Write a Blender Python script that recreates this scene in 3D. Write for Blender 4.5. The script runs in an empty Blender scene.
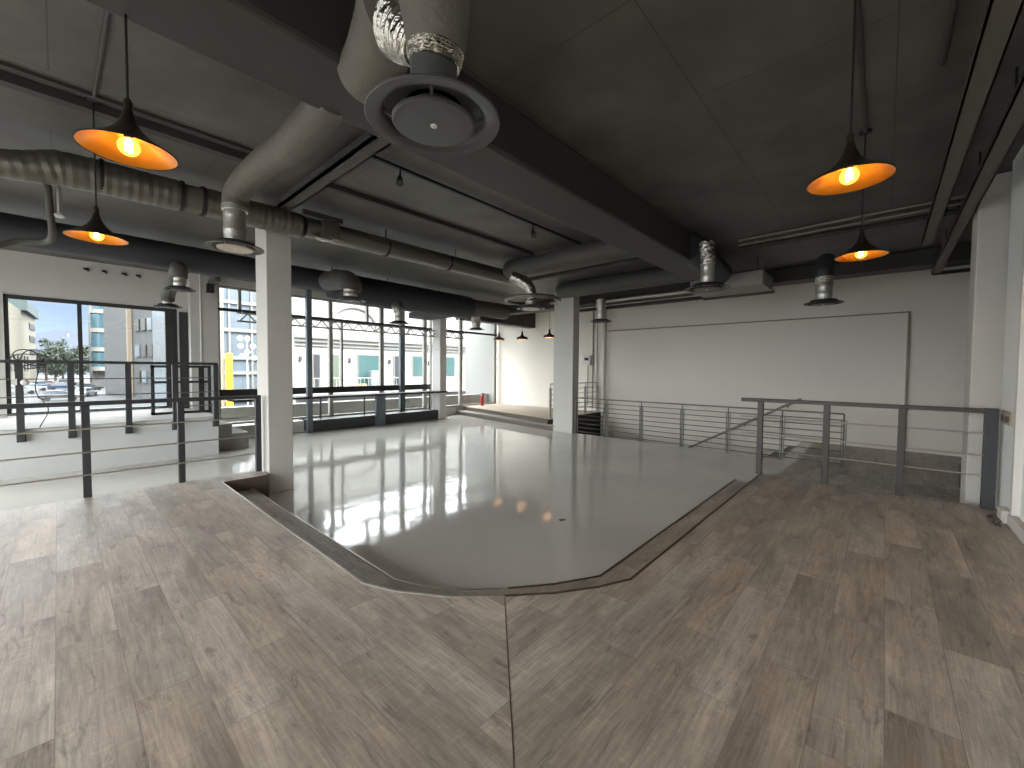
import bpy, math, random
from mathutils import Vector, Matrix
random.seed(7)
PI = math.pi
COL = bpy.context.scene.collection

# ------------------------------------------------------------------ materials
def lin(c):
    return tuple(((v / 255) / 12.92 if v / 255 <= .04045 else ((v / 255 + .055) / 1.055) ** 2.4) for v in c)

def new_mat(name):
    m = bpy.data.materials.new(name); m.use_nodes = True
    nt = m.node_tree; nt.nodes.clear()
    out = nt.nodes.new('ShaderNodeOutputMaterial')
    return m, nt, out

def N(nt, kind, **kw):
    n = nt.nodes.new(kind)
    for k, v in kw.items():
        if k in n.inputs: n.inputs[k].default_value = v
        else: setattr(n, k, v)
    return n

def mat(name, col, rough=.6, metal=0., var=.12, scale=3., bump=0., bscale=40., spec=.5, stretch=None, coat=0.):
    """principled surface with blotchy colour variation and optional fine bump"""
    m, nt, out = new_mat(name)
    p = N(nt, 'ShaderNodeBsdfPrincipled'); p.inputs['Roughness'].default_value = rough
    p.inputs['Metallic'].default_value = metal
    p.inputs['Specular IOR Level'].default_value = spec
    p.inputs['Coat Weight'].default_value = coat
    tc = N(nt, 'ShaderNodeTexCoord'); mp = N(nt, 'ShaderNodeMapping')
    if stretch: mp.inputs['Scale'].default_value = stretch
    nt.links.new(tc.outputs['Object'], mp.inputs['Vector'])
    nz = N(nt, 'ShaderNodeTexNoise'); nz.inputs['Scale'].default_value = scale; nz.inputs['Detail'].default_value = 4
    nt.links.new(mp.outputs[0], nz.inputs['Vector'])
    mx = N(nt, 'ShaderNodeMix', data_type='RGBA')
    c = Vector(col[:3])
    mx.inputs[6].default_value = (*(c * (1 - var)), 1); mx.inputs[7].default_value = (*(c * (1 + var)), 1)
    nt.links.new(nz.outputs['Fac'], mx.inputs[0]); nt.links.new(mx.outputs[2], p.inputs['Base Color'])
    if bump:
        n2 = N(nt, 'ShaderNodeTexNoise'); n2.inputs['Scale'].default_value = bscale; n2.inputs['Detail'].default_value = 3
        nt.links.new(mp.outputs[0], n2.inputs['Vector'])
        b = N(nt, 'ShaderNodeBump'); b.inputs['Strength'].default_value = bump; b.inputs['Distance'].default_value = .02
        nt.links.new(n2.outputs['Fac'], b.inputs['Height']); nt.links.new(b.outputs[0], p.inputs['Normal'])
    nt.links.new(p.outputs[0], out.inputs[0])
    return m

def emit(name, col, strength, clear=False):
    m, nt, out = new_mat(name)
    e = N(nt, 'ShaderNodeEmission'); e.inputs[0].default_value = (*col, 1); e.inputs[1].default_value = strength
    if clear:
        t = N(nt, 'ShaderNodeBsdfTransparent'); a = N(nt, 'ShaderNodeAddShader')
        nt.links.new(t.outputs[0], a.inputs[0]); nt.links.new(e.outputs[0], a.inputs[1]); nt.links.new(a.outputs[0], out.inputs[0])
    else:
        nt.links.new(e.outputs[0], out.inputs[0])
    return m

def plank_mat(name, along_y):
    m, nt, out = new_mat(name)
    p = N(nt, 'ShaderNodeBsdfPrincipled')
    tc = N(nt, 'ShaderNodeTexCoord'); sep = N(nt, 'ShaderNodeSeparateXYZ'); cmb = N(nt, 'ShaderNodeCombineXYZ')
    nt.links.new(tc.outputs['Object'], sep.inputs[0])
    a, b = ('Y', 'X') if along_y else ('X', 'Y')
    addo = N(nt, 'ShaderNodeMath', operation='ADD'); addo.inputs[1].default_value = .04
    nt.links.new(sep.outputs[b], addo.inputs[0])
    nt.links.new(sep.outputs[a], cmb.inputs[0]); nt.links.new(addo.outputs[0], cmb.inputs[1])
    br = N(nt, 'ShaderNodeTexBrick', offset=.37, offset_frequency=2, squash=1.)
    br.inputs['Color1'].default_value = (0, 0, 0, 1); br.inputs['Color2'].default_value = (1, 1, 1, 1); br.inputs['Mortar'].default_value = (.5, .5, .5, 1)
    br.inputs['Scale'].default_value = 1.; br.inputs['Mortar Size'].default_value = .0016; br.inputs['Mortar Smooth'].default_value = .2
    br.inputs['Brick Width'].default_value = 1.22; br.inputs['Row Height'].default_value = .2385
    nt.links.new(cmb.outputs[0], br.inputs['Vector'])
    # a different piece of grain for every plank
    off = N(nt, 'ShaderNodeVectorMath', operation='SCALE'); off.inputs['Scale'].default_value = 13.7
    nt.links.new(br.outputs['Color'], off.inputs[0])
    vadd = N(nt, 'ShaderNodeVectorMath', operation='ADD'); nt.links.new(cmb.outputs[0], vadd.inputs[0]); nt.links.new(off.outputs[0], vadd.inputs[1])
    def noise(sc, st, det, rgh=.55, dist=0.):
        mp = N(nt, 'ShaderNodeMapping'); mp.inputs['Scale'].default_value = st
        nt.links.new(vadd.outputs[0], mp.inputs['Vector'])
        n = N(nt, 'ShaderNodeTexNoise'); n.inputs['Scale'].default_value = sc; n.inputs['Detail'].default_value = det
        n.inputs['Roughness'].default_value = rgh; n.inputs['Distortion'].default_value = dist
        nt.links.new(mp.outputs[0], n.inputs['Vector']); return n
    g1 = noise(1.5, (.7, 2.6, 1), 7, .62, .5)    # broad soft patches
    g2 = noise(5., (.45, 8., 1), 11, .78, 1.5)      # fine grain
    g3 = noise(3.2, (.7, 3.4, 1), 8, .72, 1.4)   # sparse dark scuffs
    r1 = N(nt, 'ShaderNodeValToRGB'); nt.links.new(g1.outputs['Fac'], r1.inputs[0])
    e = r1.color_ramp.elements
    e[0].position = .28; e[0].color = (*lin((124, 116, 107)), 1)
    e[1].position = .72; e[1].color = (*lin((186, 177, 165)), 1)
    k = r1.color_ramp.elements.new(.5); k.color = (*lin((160, 150, 139)), 1)
    mx = N(nt, 'ShaderNodeMix', data_type='RGBA', blend_type='OVERLAY'); mx.inputs[0].default_value = .34
    nt.links.new(r1.outputs[0], mx.inputs[6]); 
    mr = N(nt, 'ShaderNodeMapRange'); mr.inputs['From Min'].default_value = .32; mr.inputs['From Max'].default_value = .68
    nt.links.new(g2.outputs['Fac'], mr.inputs[0]); nt.links.new(mr.outputs[0], mx.inputs[7])
    # warm or cool planks
    hue = N(nt, 'ShaderNodeMix', data_type='RGBA'); hue.inputs[6].default_value = (.99, 1.01, 1.03, 1); hue.inputs[7].default_value = (1.04, .985, .93, 1)
    hm = N(nt, 'ShaderNodeMath', operation='MULTIPLY'); hm.inputs[1].default_value = 7.3; hf = N(nt, 'ShaderNodeMath', operation='FRACT')
    nt.links.new(br.outputs['Color'], hm.inputs[0]); nt.links.new(hm.outputs[0], hf.inputs[0]); nt.links.new(hf.outputs[0], hue.inputs[0])
    hmul = N(nt, 'ShaderNodeVectorMath', operation='MULTIPLY'); nt.links.new(mx.outputs[2], hmul.inputs[0]); nt.links.new(hue.outputs[2], hmul.inputs[1])
    # pale saw marks across the grain
    g4 = noise(16., (3.2, .5, 1), 5, .7, .5)
    sw = N(nt, 'ShaderNodeMapRange'); sw.inputs['From Min'].default_value = .52; sw.inputs['From Max'].default_value = .75
    sw.inputs['To Min'].default_value = 1.; sw.inputs['To Max'].default_value = 1.3; nt.links.new(g4.outputs['Fac'], sw.inputs[0])
    smul = N(nt, 'ShaderNodeVectorMath', operation='SCALE'); nt.links.new(hmul.outputs[0], smul.inputs[0]); nt.links.new(sw.outputs[0], smul.inputs['Scale'])
    # plank to plank tone
    tone = N(nt, 'ShaderNodeMapRange'); tone.inputs['To Min'].default_value = .86; tone.inputs['To Max'].default_value = 1.13
    nt.links.new(br.outputs['Color'], tone.inputs[0])
    mul = N(nt, 'ShaderNodeVectorMath', operation='SCALE'); nt.links.new(smul.outputs[0], mul.inputs[0]); nt.links.new(tone.outputs[0], mul.inputs['Scale'])
    dk = N(nt, 'ShaderNodeMapRange'); dk.inputs['From Min'].default_value = .56; dk.inputs['From Max'].default_value = .68
    dk.inputs['To Min'].default_value = 1.; dk.inputs['To Max'].default_value = .56
    nt.links.new(g3.outputs['Fac'], dk.inputs[0])
    mul2 = N(nt, 'ShaderNodeVectorMath', operation='SCALE'); nt.links.new(mul.outputs[0], mul2.inputs[0]); nt.links.new(dk.outputs[0], mul2.inputs['Scale'])
    seam = N(nt, 'ShaderNodeMix', data_type='RGBA'); seam.inputs[7].default_value = (*lin((70, 62, 55)), 1)
    sf = N(nt, 'ShaderNodeMath', operation='MULTIPLY'); sf.inputs[1].default_value = .5
    nt.links.new(br.outputs['Fac'], sf.inputs[0]); nt.links.new(sf.outputs[0], seam.inputs[0]); nt.links.new(mul2.outputs[0], seam.inputs[6])
    nt.links.new(seam.outputs[2], p.inputs['Base Color'])
    rr = N(nt, 'ShaderNodeMapRange'); rr.inputs['To Min'].default_value = .34; rr.inputs['To Max'].default_value = .55
    nt.links.new(g2.outputs['Fac'], rr.inputs[0]); nt.links.new(rr.outputs[0], p.inputs['Roughness'])
    bp = N(nt, 'ShaderNodeBump'); bp.inputs['Strength'].default_value = .12; bp.inputs['Distance'].default_value = .004
    nt.links.new(g2.outputs['Fac'], bp.inputs['Height']); nt.links.new(bp.outputs[0], p.inputs['Normal'])
    nt.links.new(p.outputs[0], out.inputs[0])
    return m

def screed_mat():
    """glossy grey resin floor: faint clouds, wavy gloss"""
    m, nt, out = new_mat('polished_screed')
    p = N(nt, 'ShaderNodeBsdfPrincipled'); tc = N(nt, 'ShaderNodeTexCoord')
    n1 = N(nt, 'ShaderNodeTexNoise'); n1.inputs['Scale'].default_value = .7; n1.inputs['Detail'].default_value = 5
    n2 = N(nt, 'ShaderNodeTexNoise'); n2.inputs['Scale'].default_value = 1.6; n2.inputs['Detail'].default_value = 2
    n3 = N(nt, 'ShaderNodeTexNoise'); n3.inputs['Scale'].default_value = 5.; n3.inputs['Detail'].default_value = 4
    for n in (n1, n2, n3): nt.links.new(tc.outputs['Object'], n.inputs['Vector'])
    r = N(nt, 'ShaderNodeValToRGB'); e = r.color_ramp.elements
    e[0].position = .3; e[0].color = (*lin((188, 184, 176)), 1); e[1].position = .75; e[1].color = (*lin((202, 198, 190)), 1)
    nt.links.new(n1.outputs['Fac'], r.inputs[0]); nt.links.new(r.outputs[0], p.inputs['Base Color'])
    q = N(nt, 'ShaderNodeMapRange'); q.inputs['To Min'].default_value = .04; q.inputs['To Max'].default_value = .11
    nt.links.new(n3.outputs['Fac'], q.inputs[0]); nt.links.new(q.outputs[0], p.inputs['Roughness'])
    b1 = N(nt, 'ShaderNodeBump'); b1.inputs['Strength'].default_value = .35; b1.inputs['Distance'].default_value = .012
    b2 = N(nt, 'ShaderNodeBump'); b2.inputs['Strength'].default_value = .12; b2.inputs['Distance'].default_value = .006
    nt.links.new(n2.outputs['Fac'], b1.inputs['Height']); nt.links.new(n3.outputs['Fac'], b2.inputs['Height'])
    nt.links.new(b1.outputs[0], b2.inputs['Normal']); nt.links.new(b2.outputs[0], p.inputs['Normal'])
    p.inputs['Specular IOR Level'].default_value = .6
    nt.links.new(p.outputs[0], out.inputs[0])
    return m

def ceiling_mat():
    m, nt, out = new_mat('dark_painted_soffit')
    p = N(nt, 'ShaderNodeBsdfPrincipled'); p.inputs['Roughness'].default_value = .55
    tc = N(nt, 'ShaderNodeTexCoord')
    br = N(nt, 'ShaderNodeTexBrick', offset=.5)
    br.inputs['Scale'].default_value = 1.; br.inputs['Brick Width'].default_value = 2.44; br.inputs['Row Height'].default_value = 1.22
    br.inputs['Mortar Size'].default_value = .006; br.inputs['Mortar Smooth'].default_value = .5
    nt.links.new(tc.outputs['Object'], br.inputs['Vector'])
    n1 = N(nt, 'ShaderNodeTexNoise'); n1.inputs['Scale'].default_value = 1.3; n1.inputs['Detail'].default_value = 6; n1.inputs['Roughness'].default_value = .6
    nt.links.new(tc.outputs['Object'], n1.inputs['Vector'])
    r = N(nt, 'ShaderNodeValToRGB'); e = r.color_ramp.elements
    e[0].position = .3; e[0].color = (*lin((70, 68, 63)), 1); e[1].position = .72; e[1].color = (*lin((99, 96, 89)), 1)
    nt.links.new(n1.outputs['Fac'], r.inputs[0])
    mx = N(nt, 'ShaderNodeMix', data_type='RGBA'); mx.inputs[7].default_value = (*lin((60, 58, 54)), 1)
    nt.links.new(br.outputs['Fac'], mx.inputs[0]); nt.links.new(r.outputs[0], mx.inputs[6])
    nt.links.new(mx.outputs[2], p.inputs['Base Color']); nt.links.new(p.outputs[0], out.inputs[0])
    return m

def glass_mat():
    m, nt, out = new_mat('window_glass')
    t = N(nt, 'ShaderNodeBsdfTransparent'); t.inputs[0].default_value = (.93, .95, .95, 1)
    g = N(nt, 'ShaderNodeBsdfGlossy'); g.inputs['Roughness'].default_value = .01
    f = N(nt, 'ShaderNodeFresnel'); ge = N(nt, 'ShaderNodeNewGeometry')
    ir = N(nt, 'ShaderNodeMapRange'); ir.inputs['To Min'].default_value = 1.45; ir.inputs['To Max'].default_value = 1 / 1.45
    nt.links.new(ge.outputs['Backfacing'], ir.inputs[0]); nt.links.new(ir.outputs[0], f.inputs[0])
    mx = N(nt, 'ShaderNodeMixShader')
    nt.links.new(f.outputs[0], mx.inputs[0]); nt.links.new(t.outputs[0], mx.inputs[1]); nt.links.new(g.outputs[0], mx.inputs[2])
    nt.links.new(mx.outputs[0], out.inputs[0])
    return m

M = dict(
    plank_y=plank_mat('vinyl_planks_running_to_window', True), plank_x=plank_mat('vinyl_planks_running_to_back', False),
    screed=screed_mat(), ceiling=ceiling_mat(), glass=glass_mat(),
    white=mat('white_wall_paint', lin((196, 193, 187)), .75, var=.04, scale=1.2, bump=.03),
    backwall=mat('back_wall_paint', lin((238, 231, 220)), .7, var=.05, scale=.8, bump=.03),
    paneledge=mat('panel_edge_paint', lin((150, 138, 124)), .6, var=.05),
    tray=mat('tray_paint', lin((92, 87, 78)), .5, .2, var=.12),
    litwhite=mat('lit_white_paint', lin((236, 236, 233)), .65, var=.03, scale=1.2, bump=.03),  # lighter than the other walls, daylight on the right wall put into its colour
    column=mat('column_paint', lin((200, 197, 190)), .7, var=.04, scale=1.5, bump=.03),
    plaster=mat('balcony_front_plaster', lin((200, 201, 198)), .7, var=.05, scale=1.1, bump=.05),
    riser=mat('step_riser_wood', lin((96, 84, 74)), .5, var=.25, scale=6., stretch=(1, 1, 6)),
    nosing=mat('nosing_aluminium', lin((190, 186, 178)), .32, .9, var=.1),
    nosing_dark=mat('nosing_bronze', lin((92, 82, 72)), .45, .6, var=.15),
    charcoal=mat('charcoal_rail_paint', lin((58, 60, 62)), .45, .2, var=.1, scale=8),
    taupe=mat('taupe_rail_paint', lin((60, 56, 51)), .45, .15, var=.1, scale=8),
    steel=mat('brushed_steel', lin((214, 211, 204)), .3, .9, var=.08, scale=30),
    greysteel=mat('grey_fence_steel', lin((112, 110, 104)), .4, .6, var=.1),
    frame=mat('window_frame_dark', lin((52, 51, 49)), .5, .1, var=.1),
    framelt=mat('window_frame_weathered', lin((150, 146, 139)), .55, .2, var=.12),
    bluecol=mat('blue_grey_steel_column', lin((106, 114, 120)), .5, .2, var=.08),
    black=mat('matt_black', lin((24, 24, 25)), .55, var=.15),
    plinth=mat('plinth_charcoal', lin((62, 62, 64)), .55, var=.12),
    beam=mat('beam_dark_paint', lin((58, 56, 52)), .6, var=.12, scale=2., bump=.06, bscale=18),
    blackduct=mat('black_duct_wrap', lin((46, 48, 51)), .55, var=.12, scale=4., bump=.1, bscale=14),
    greyduct=mat('grey_duct_wrap', lin((80, 78, 72)), .6, var=.14, scale=5., bump=.25, bscale=22),
    clothduct=mat('cloth_duct_wrap', lin((104, 99, 88)), .7, var=.14, scale=5., bump=.3, bscale=26),
    spiral=mat('galvanised_spiral_duct', lin((120, 117, 108)), .38, .75, var=.14, scale=6.),
    foil=mat('crumpled_foil', lin((188, 184, 174)), .2, 1., var=.15, scale=9., bump=1., bscale=24),
    galv=mat('galvanised_sheet', lin((190, 187, 178)), .35, .85, var=.12, scale=9., bump=.2, bscale=30),
    diff=mat('diffuser_grey_enamel', lin((72, 71, 69)), .42, .1, var=.05),
    diffdark=mat('diffuser_dark_enamel', lin((52, 51, 49)), .42, .2, var=.08),
    diffpale=mat('diffuser_pale_face', lin((205, 192, 176)), .5, var=.05),
    void=mat('diffuser_throat', lin((20, 20, 20)), .8),
    shade=mat('pendant_outer_black', lin((46, 36, 30)), .4, .3, var=.15, scale=12),
    gold=mat('pendant_gold_lining', lin((196, 124, 34)), .3, .8, var=.1, scale=14),
    cord=mat('black_cable', lin((26, 24, 22)), .6),
    concrete=mat('raw_concrete', lin((134, 131, 125)), .8, var=.15, scale=2., bump=.1),
    woodpale=mat('pale_landing_wood', lin((176, 160, 142)), .5, var=.15, scale=3., stretch=(1, 6, 1)),
    treadwood=mat('dark_stair_tread', lin((74, 66, 58)), .5, var=.2, scale=4.),
    red=mat('extinguisher_red', lin((170, 40, 38)), .3, var=.06, coat=.3),
    switch=mat('beige_switch_plastic', lin((160, 150, 130)), .45),
    whiteplastic=mat('white_plastic', lin((220, 218, 212)), .45),
    rust=mat('rusty_flange', lin((104, 78, 58)), .7, .2, var=.3, scale=30),
    facade=mat('white_rendered_facade', lin((132, 130, 126)), .8, var=.04, scale=.6),
    facadetrim=mat('facade_trim', lin((108, 106, 102)), .8, var=.05),
    facadewin=mat('facade_teal_pane', lin((52, 74, 74)), .25, var=.15, scale=.8),
    facadedark=mat('facade_dark_door', lin((30, 29, 34)), .5, var=.1),
    facadegreen=mat('facade_green_curtain', lin((66, 74, 62)), .5, var=.15),
    street=mat('asphalt', lin((44, 44, 46)), .85, var=.12, scale=.3),
    cream=mat('cream_render', lin((104, 99, 86)), .8, var=.06, scale=.3),
    teal=mat('teal_roof_sheet', lin((48, 62, 61)), .6, var=.08),
    towerg=mat('tower_brown_grey', lin((72, 70, 69)), .8, var=.12, scale=.4),
    cyan=mat('cyan_glazing', lin((52, 74, 82)), .2, var=.15, scale=.5),
    grayb=mat('grey_concrete_building', lin((58, 58, 58)), .8, var=.16, scale=.25),
    tan=mat('tan_pilaster', lin((104, 92, 78)), .8, var=.06),
    glassb=mat('blue_grey_curtain_wall', lin((84, 92, 100)), .25, var=.3, scale=.7),
    leaf=mat('tree_leaves', lin((34, 44, 27)), .8, var=.35, scale=.5, bump=.6, bscale=2),
    bark=mat('tree_bark', lin((70, 58, 46)), .9),
    yellow=mat('yellow_post_paint', lin((190, 150, 10)), .5, var=.04),
    orangepole=mat('salmon_pole', lin((150, 124, 106)), .6, var=.05),
    mountain=mat('hazy_hillside', lin((28, 36, 50)), .95, var=.1, scale=.01),
    carwhite=mat('car_white', lin((130, 130, 130)), .3), cargrey=mat('car_grey', lin((64, 66, 70)), .3),
    carred=mat('car_red', lin((92, 28, 26)), .3), carblue=mat('car_blue', lin((36, 50, 80)), .3),
    tyre=mat('tyre_rubber', lin((26, 26, 26)), .8), carglass=mat('car_glass', lin((40, 48, 54)), .15),
    cloth=mat('dark_clothing', lin((50, 50, 58)), .8), skin=mat('skin', lin((150, 110, 90)), .6),
    terracotta=mat('terracotta', lin((206, 140, 104)), .7),
)
BULB = emit('bulb_glass_glow', (1., .45, .08), .5, True)
FIL = emit('bulb_filament', (1., .62, .22), 70.)
FARGLOW = emit('warm_lit_lamp_face', (1., .5, .26), 1.6)

# ------------------------------------------------------------------ mesh building
class MB:
    def __init__(s): s.v = []; s.f = []; s.mi = []
    def add(s, vs, fs, mi=0):
        b = len(s.v); s.v += [Vector(v) for v in vs]
        for f in fs: s.f.append([i + b for i in f]); s.mi.append(mi)
        return s
    def box(s, x0, x1, y0, y1, z0, z1, mi=0):
        return s.add([(x0, y0, z0), (x1, y0, z0), (x1, y1, z0), (x0, y1, z0), (x0, y0, z1), (x1, y0, z1), (x1, y1, z1), (x0, y1, z1)],
                     [(0, 3, 2, 1), (4, 5, 6, 7), (0, 1, 5, 4), (1, 2, 6, 5), (2, 3, 7, 6), (3, 0, 4, 7)], mi)
    def bar(s, a, b, w, h, up=(0, 0, 1), mi=0):
        """rectangular bar from a to b, w across, h along up"""
        a, b = Vector(a), Vector(b); d = (b - a).normalized(); u = Vector(up)
        if abs(d.dot(u)) > .99: u = Vector((1, 0, 0))
        sd = d.cross(u).normalized(); u = sd.cross(d).normalized()
        vs = []
        for p in (a, b):
            for i, j in ((-1, -1), (1, -1), (1, 1), (-1, 1)): vs.append(p + sd * (i * w / 2) + u * (j * h / 2))
        return s.add(vs, [(0, 1, 2, 3), (7, 6, 5, 4), (0, 4, 5, 1), (1, 5, 6, 2), (2, 6, 7, 3), (3, 7, 4, 0)], mi)
    def prism(s, pts, z0, z1, mi=0, mside=None):
        n = len(pts); b = [(x, y, z0) for x, y in pts] + [(x, y, z1) for x, y in pts]
        s.add(b, [tuple(range(n))[::-1], tuple(range(n, 2 * n))], mi)
        s.add(b, [(i, (i + 1) % n, n + (i + 1) % n, n + i) for i in range(n)], mi if mside is None else mside)
        return s
    def tube(s, pts, r, n=16, caps=True, mi=0):
        pts = [Vector(p) for p in pts]; k = len(pts)
        rs = r if isinstance(r, (list, tuple)) else [r] * k
        t0 = (pts[1] - pts[0]).normalized()
        u = t0.orthogonal().normalized(); vs = []; fs = []
        for i, p in enumerate(pts):
            t = ((pts[min(i + 1, k - 1)] - pts[max(i - 1, 0)])).normalized()
            u = (u - t * u.dot(t)).normalized(); w = t.cross(u)
            for j in range(n):
                a = 2 * PI * j / n; vs.append(p + (u * math.cos(a) + w * math.sin(a)) * rs[i])
        for i in range(k - 1):
            for j in range(n): fs.append((i * n + j, i * n + (j + 1) % n, (i + 1) * n + (j + 1) % n, (i + 1) * n + j))
        if caps: fs += [tuple(range(n))[::-1], tuple(range((k - 1) * n, k * n))]
        return s.add(vs, fs, mi)
    def lathe(s, prof, c=(0, 0, 0), n=32, mi=0, close=False):
        """(radius, z) profile turned about the vertical through c"""
        c = Vector(c); vs = []; fs = []; k = len(prof)
        for r, z in prof:
            for j in range(n): a = 2 * PI * j / n; vs.append(c + Vector((r * math.cos(a), r * math.sin(a), z)))
        for i in range(k if close else k - 1):
            i2 = (i + 1) % k
            for j in range(n): fs.append((i * n + j, i * n + (j + 1) % n, i2 * n + (j + 1) % n, i2 * n + j))
        if not close:
            if prof[0][0] > 1e-5: fs.append(tuple(range(n)))
            if prof[-1][0] > 1e-5: fs.append(tuple(range((k - 1) * n, k * n))[::-1])
        return s.add(vs, fs, mi)
    def shell(s, prof, c=(0, 0, 0), n=32, mi=0):
        c = Vector(c); vs = []; fs = []; k = len(prof)
        for r, z in prof:
            for j in range(n): a = 2 * PI * j / n; vs.append(c + Vector((r * math.cos(a), r * math.sin(a), z)))
        for i in range(k - 1):
            for j in range(n): fs.append((i * n + j, i * n + (j + 1) % n, (i + 1) * n + (j + 1) % n, (i + 1) * n + j))
        return s.add(vs, fs, mi)
    def ball(s, c, r, n=16, sx=1, sy=1, sz=1, mi=0):
        m = n // 2; vs = []; fs = []
        for i in range(m + 1):
            th = PI * i / m
            for j in range(n):
                a = 2 * PI * j / n
                vs.append((c[0] + r * sx * math.sin(th) * math.cos(a), c[1] + r * sy * math.sin(th) * math.sin(a), c[2] + r * sz * math.cos(th)))
        for i in range(m):
            for j in range(n): fs.append((i * n + j, (i + 1) * n + j, (i + 1) * n + (j + 1) % n, i * n + (j + 1) % n))
        return s.add(vs, fs, mi)
    def build(s, name, mats, parent=None, smooth=True, bevel=0., angle=35):
        org = wloc(parent) if parent else Vector((0, 0, 0))
        me = bpy.data.meshes.new(name)
        me.from_pydata([v - org for v in s.v], [], s.f)
        for m in (mats if isinstance(mats, (list, tuple)) else [mats]): me.materials.append(m)
        for p, i in zip(me.polygons, s.mi): p.material_index = i; p.use_smooth = smooth
        me.validate(); me.update()
        import bmesh
        bm = bmesh.new(); bm.from_mesh(me); bmesh.ops.recalc_face_normals(bm, faces=bm.faces); bm.to_mesh(me); bm.free()
        if smooth: me.set_sharp_from_angle(angle=math.radians(angle))
        o = bpy.data.objects.new(name, me); COL.objects.link(o)
        if parent: o.parent = parent
        if bevel:
            b = o.modifiers.new('bevel', 'BEVEL'); b.width = bevel; b.segments = 2; b.limit_method = 'ANGLE'
        return o

def wloc(o):
    p = Vector((0, 0, 0))
    while o is not None: p += o.location; o = o.parent
    return p

def thing(name, label, cat, loc=(0, 0, 0), group=None):
    o = bpy.data.objects.new(name, None); COL.objects.link(o); o.location = loc
    o.empty_display_size = .1
    o['label'] = label; o['category'] = cat
    if group: o['group'] = group
    return o

def tag(o, label, cat, group=None):
    o['label'] = label; o['category'] = cat
    if group: o['group'] = group
    return o

def structure(o, label, cat=None):
    o['kind'] = 'structure'; o['label'] = label
    o['category'] = cat or o.name.split('_')[0].split('.')[0]
    return o

def copy_tree(o, parent=None):
    c = o.copy(); COL.objects.link(c)
    if parent is not None: c.parent = parent
    for ch in list(o.children): copy_tree(ch, c)
    return c

def dup(root, loc, label, group=None):
    r = copy_tree(root); r.location = loc; r['label'] = label
    if group: r['group'] = group
    return r

def smoothpath(pts, n=8):
    """Catmull-Rom through pts"""
    P = [Vector(p) for p in pts]; P = [2 * P[0] - P[1]] + P + [2 * P[-1] - P[-2]]; out = []
    for i in range(1, len(P) - 2):
        for k in range(n):
            t = k / n; a, b, c, d = P[i - 1], P[i], P[i + 1], P[i + 2]
            out.append(.5 * ((2 * b) + (c - a) * t + (2 * a - 5 * b + 4 * c - d) * t * t + (3 * b - a - 3 * c + d) * t ** 3))
    out.append(P[-2]); return out

# ================================================================== SETTING
LOW = -.32          # polished floor, two steps under the plank platform
CEIL = 3.8
XW = 13.1           # back wall
YW = 12.75          # glazed street front

# plank platform around the sunken floor
arc = [(1.40, 2.66), (1.50, 2.40), (1.70, 2.09), (1.955, 1.825), (2.21, 1.60), (2.48, 1.425), (2.73, 1.312)]
left_poly = [(-5, -1), (-.87, -1)] + [arc[3], arc[2], arc[1], arc[0], (1.40, 6.39), (1.96, 6.39), (1.96, 6.75), (-5, 6.75)]
right_poly = [(-.87, -1), (7.03, -1), (6.95, -.95), (6.95, 1.31)] + [arc[6], arc[5], arc[4], arc[3]]
m = MB(); m.prism(left_poly, LOW - .1, 0, 0, 2); m.prism(right_poly, LOW - .1, 0, 1, 2)
structure(m.build('floor_platform', [M['plank_y'], M['plank_x'], M['riser']], smooth=False), 'greyed plank platform wrapped around the sunken polished floor', 'floor')

inner = [(1.76, 6.39), (1.745, 2.80), (1.86, 2.52), (2.05, 2.27), (2.255, 2.075), (2.55, 1.85), (2.90, 1.655), (6.93, 1.655)]
outer = [(1.41, 6.39)] + arc + [(6.93, 1.312)]
m = MB()
mid_o, mid_i = outer.index(arc[3]), 4
m.prism(inner[:mid_i + 1] + outer[:mid_o + 1][::-1], LOW - .05, -.16, 0, 1)
m.prism(inner[mid_i:] + outer[mid_o:][::-1], LOW - .05, -.16, 2, 1)
structure(m.build('floor_step', [M['plank_y'], M['riser'], M['plank_x']], smooth=False), 'single plank step running round the edge of the sunken floor', 'floor')

def strip(line, z, w, h, name, ma, label):
    m = MB()
    for a, b in zip(line, line[1:]):
        d = (Vector(b) - Vector(a)).normalized() * (w * .35)
        m.bar((a[0] - d.x, a[1] - d.y, z), (b[0] + d.x, b[1] + d.y, z), w, h)
    return structure(m.build(name, ma, smooth=False), label, 'trim')
strip(outer[:5], .002, .016, .01, 'trim_1', M['nosing'], 'bright metal nosing on the platform edge, window side')
strip(outer[4:], .002, .014, .01, 'trim_2', M['nosing_dark'], 'dark bronze nosing on the platform edge toward the back rail')
strip(inner[:5], -.158, .016, .01, 'trim_3', M['nosing'], 'bright metal nosing on the lower step, window side')
strip(inner[4:], -.158, .014, .01, 'trim_4', M['nosing_dark'], 'dark bronze nosing on the lower step toward the back rail')
strip([(1.955, 1.825), (-.87, -1)], .0, .004, .003, 'trim_5', M['nosing_dark'], 'thin dark mitre joint between the two plank directions')

m = MB()
m.box(-5, 10, 1.31, 13.0, LOW - .15, LOW); m.box(10, XW, 1.31, 1.55, LOW - .15, LOW); m.box(10, XW, 7.6, 13.0, LOW - .15, LOW)
structure(m.build('floor_lower', M['screed'], smooth=False), 'glossy grey polished floor in the sunken middle of the room', 'floor')

m = MB(); m.box(6.5, XW, -4, 1.31, LOW - .15, LOW)
structure(m.build('floor_alcove', M['plank_x'], smooth=False), 'plank floor of the alcove beyond the near rail', 'floor')
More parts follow.
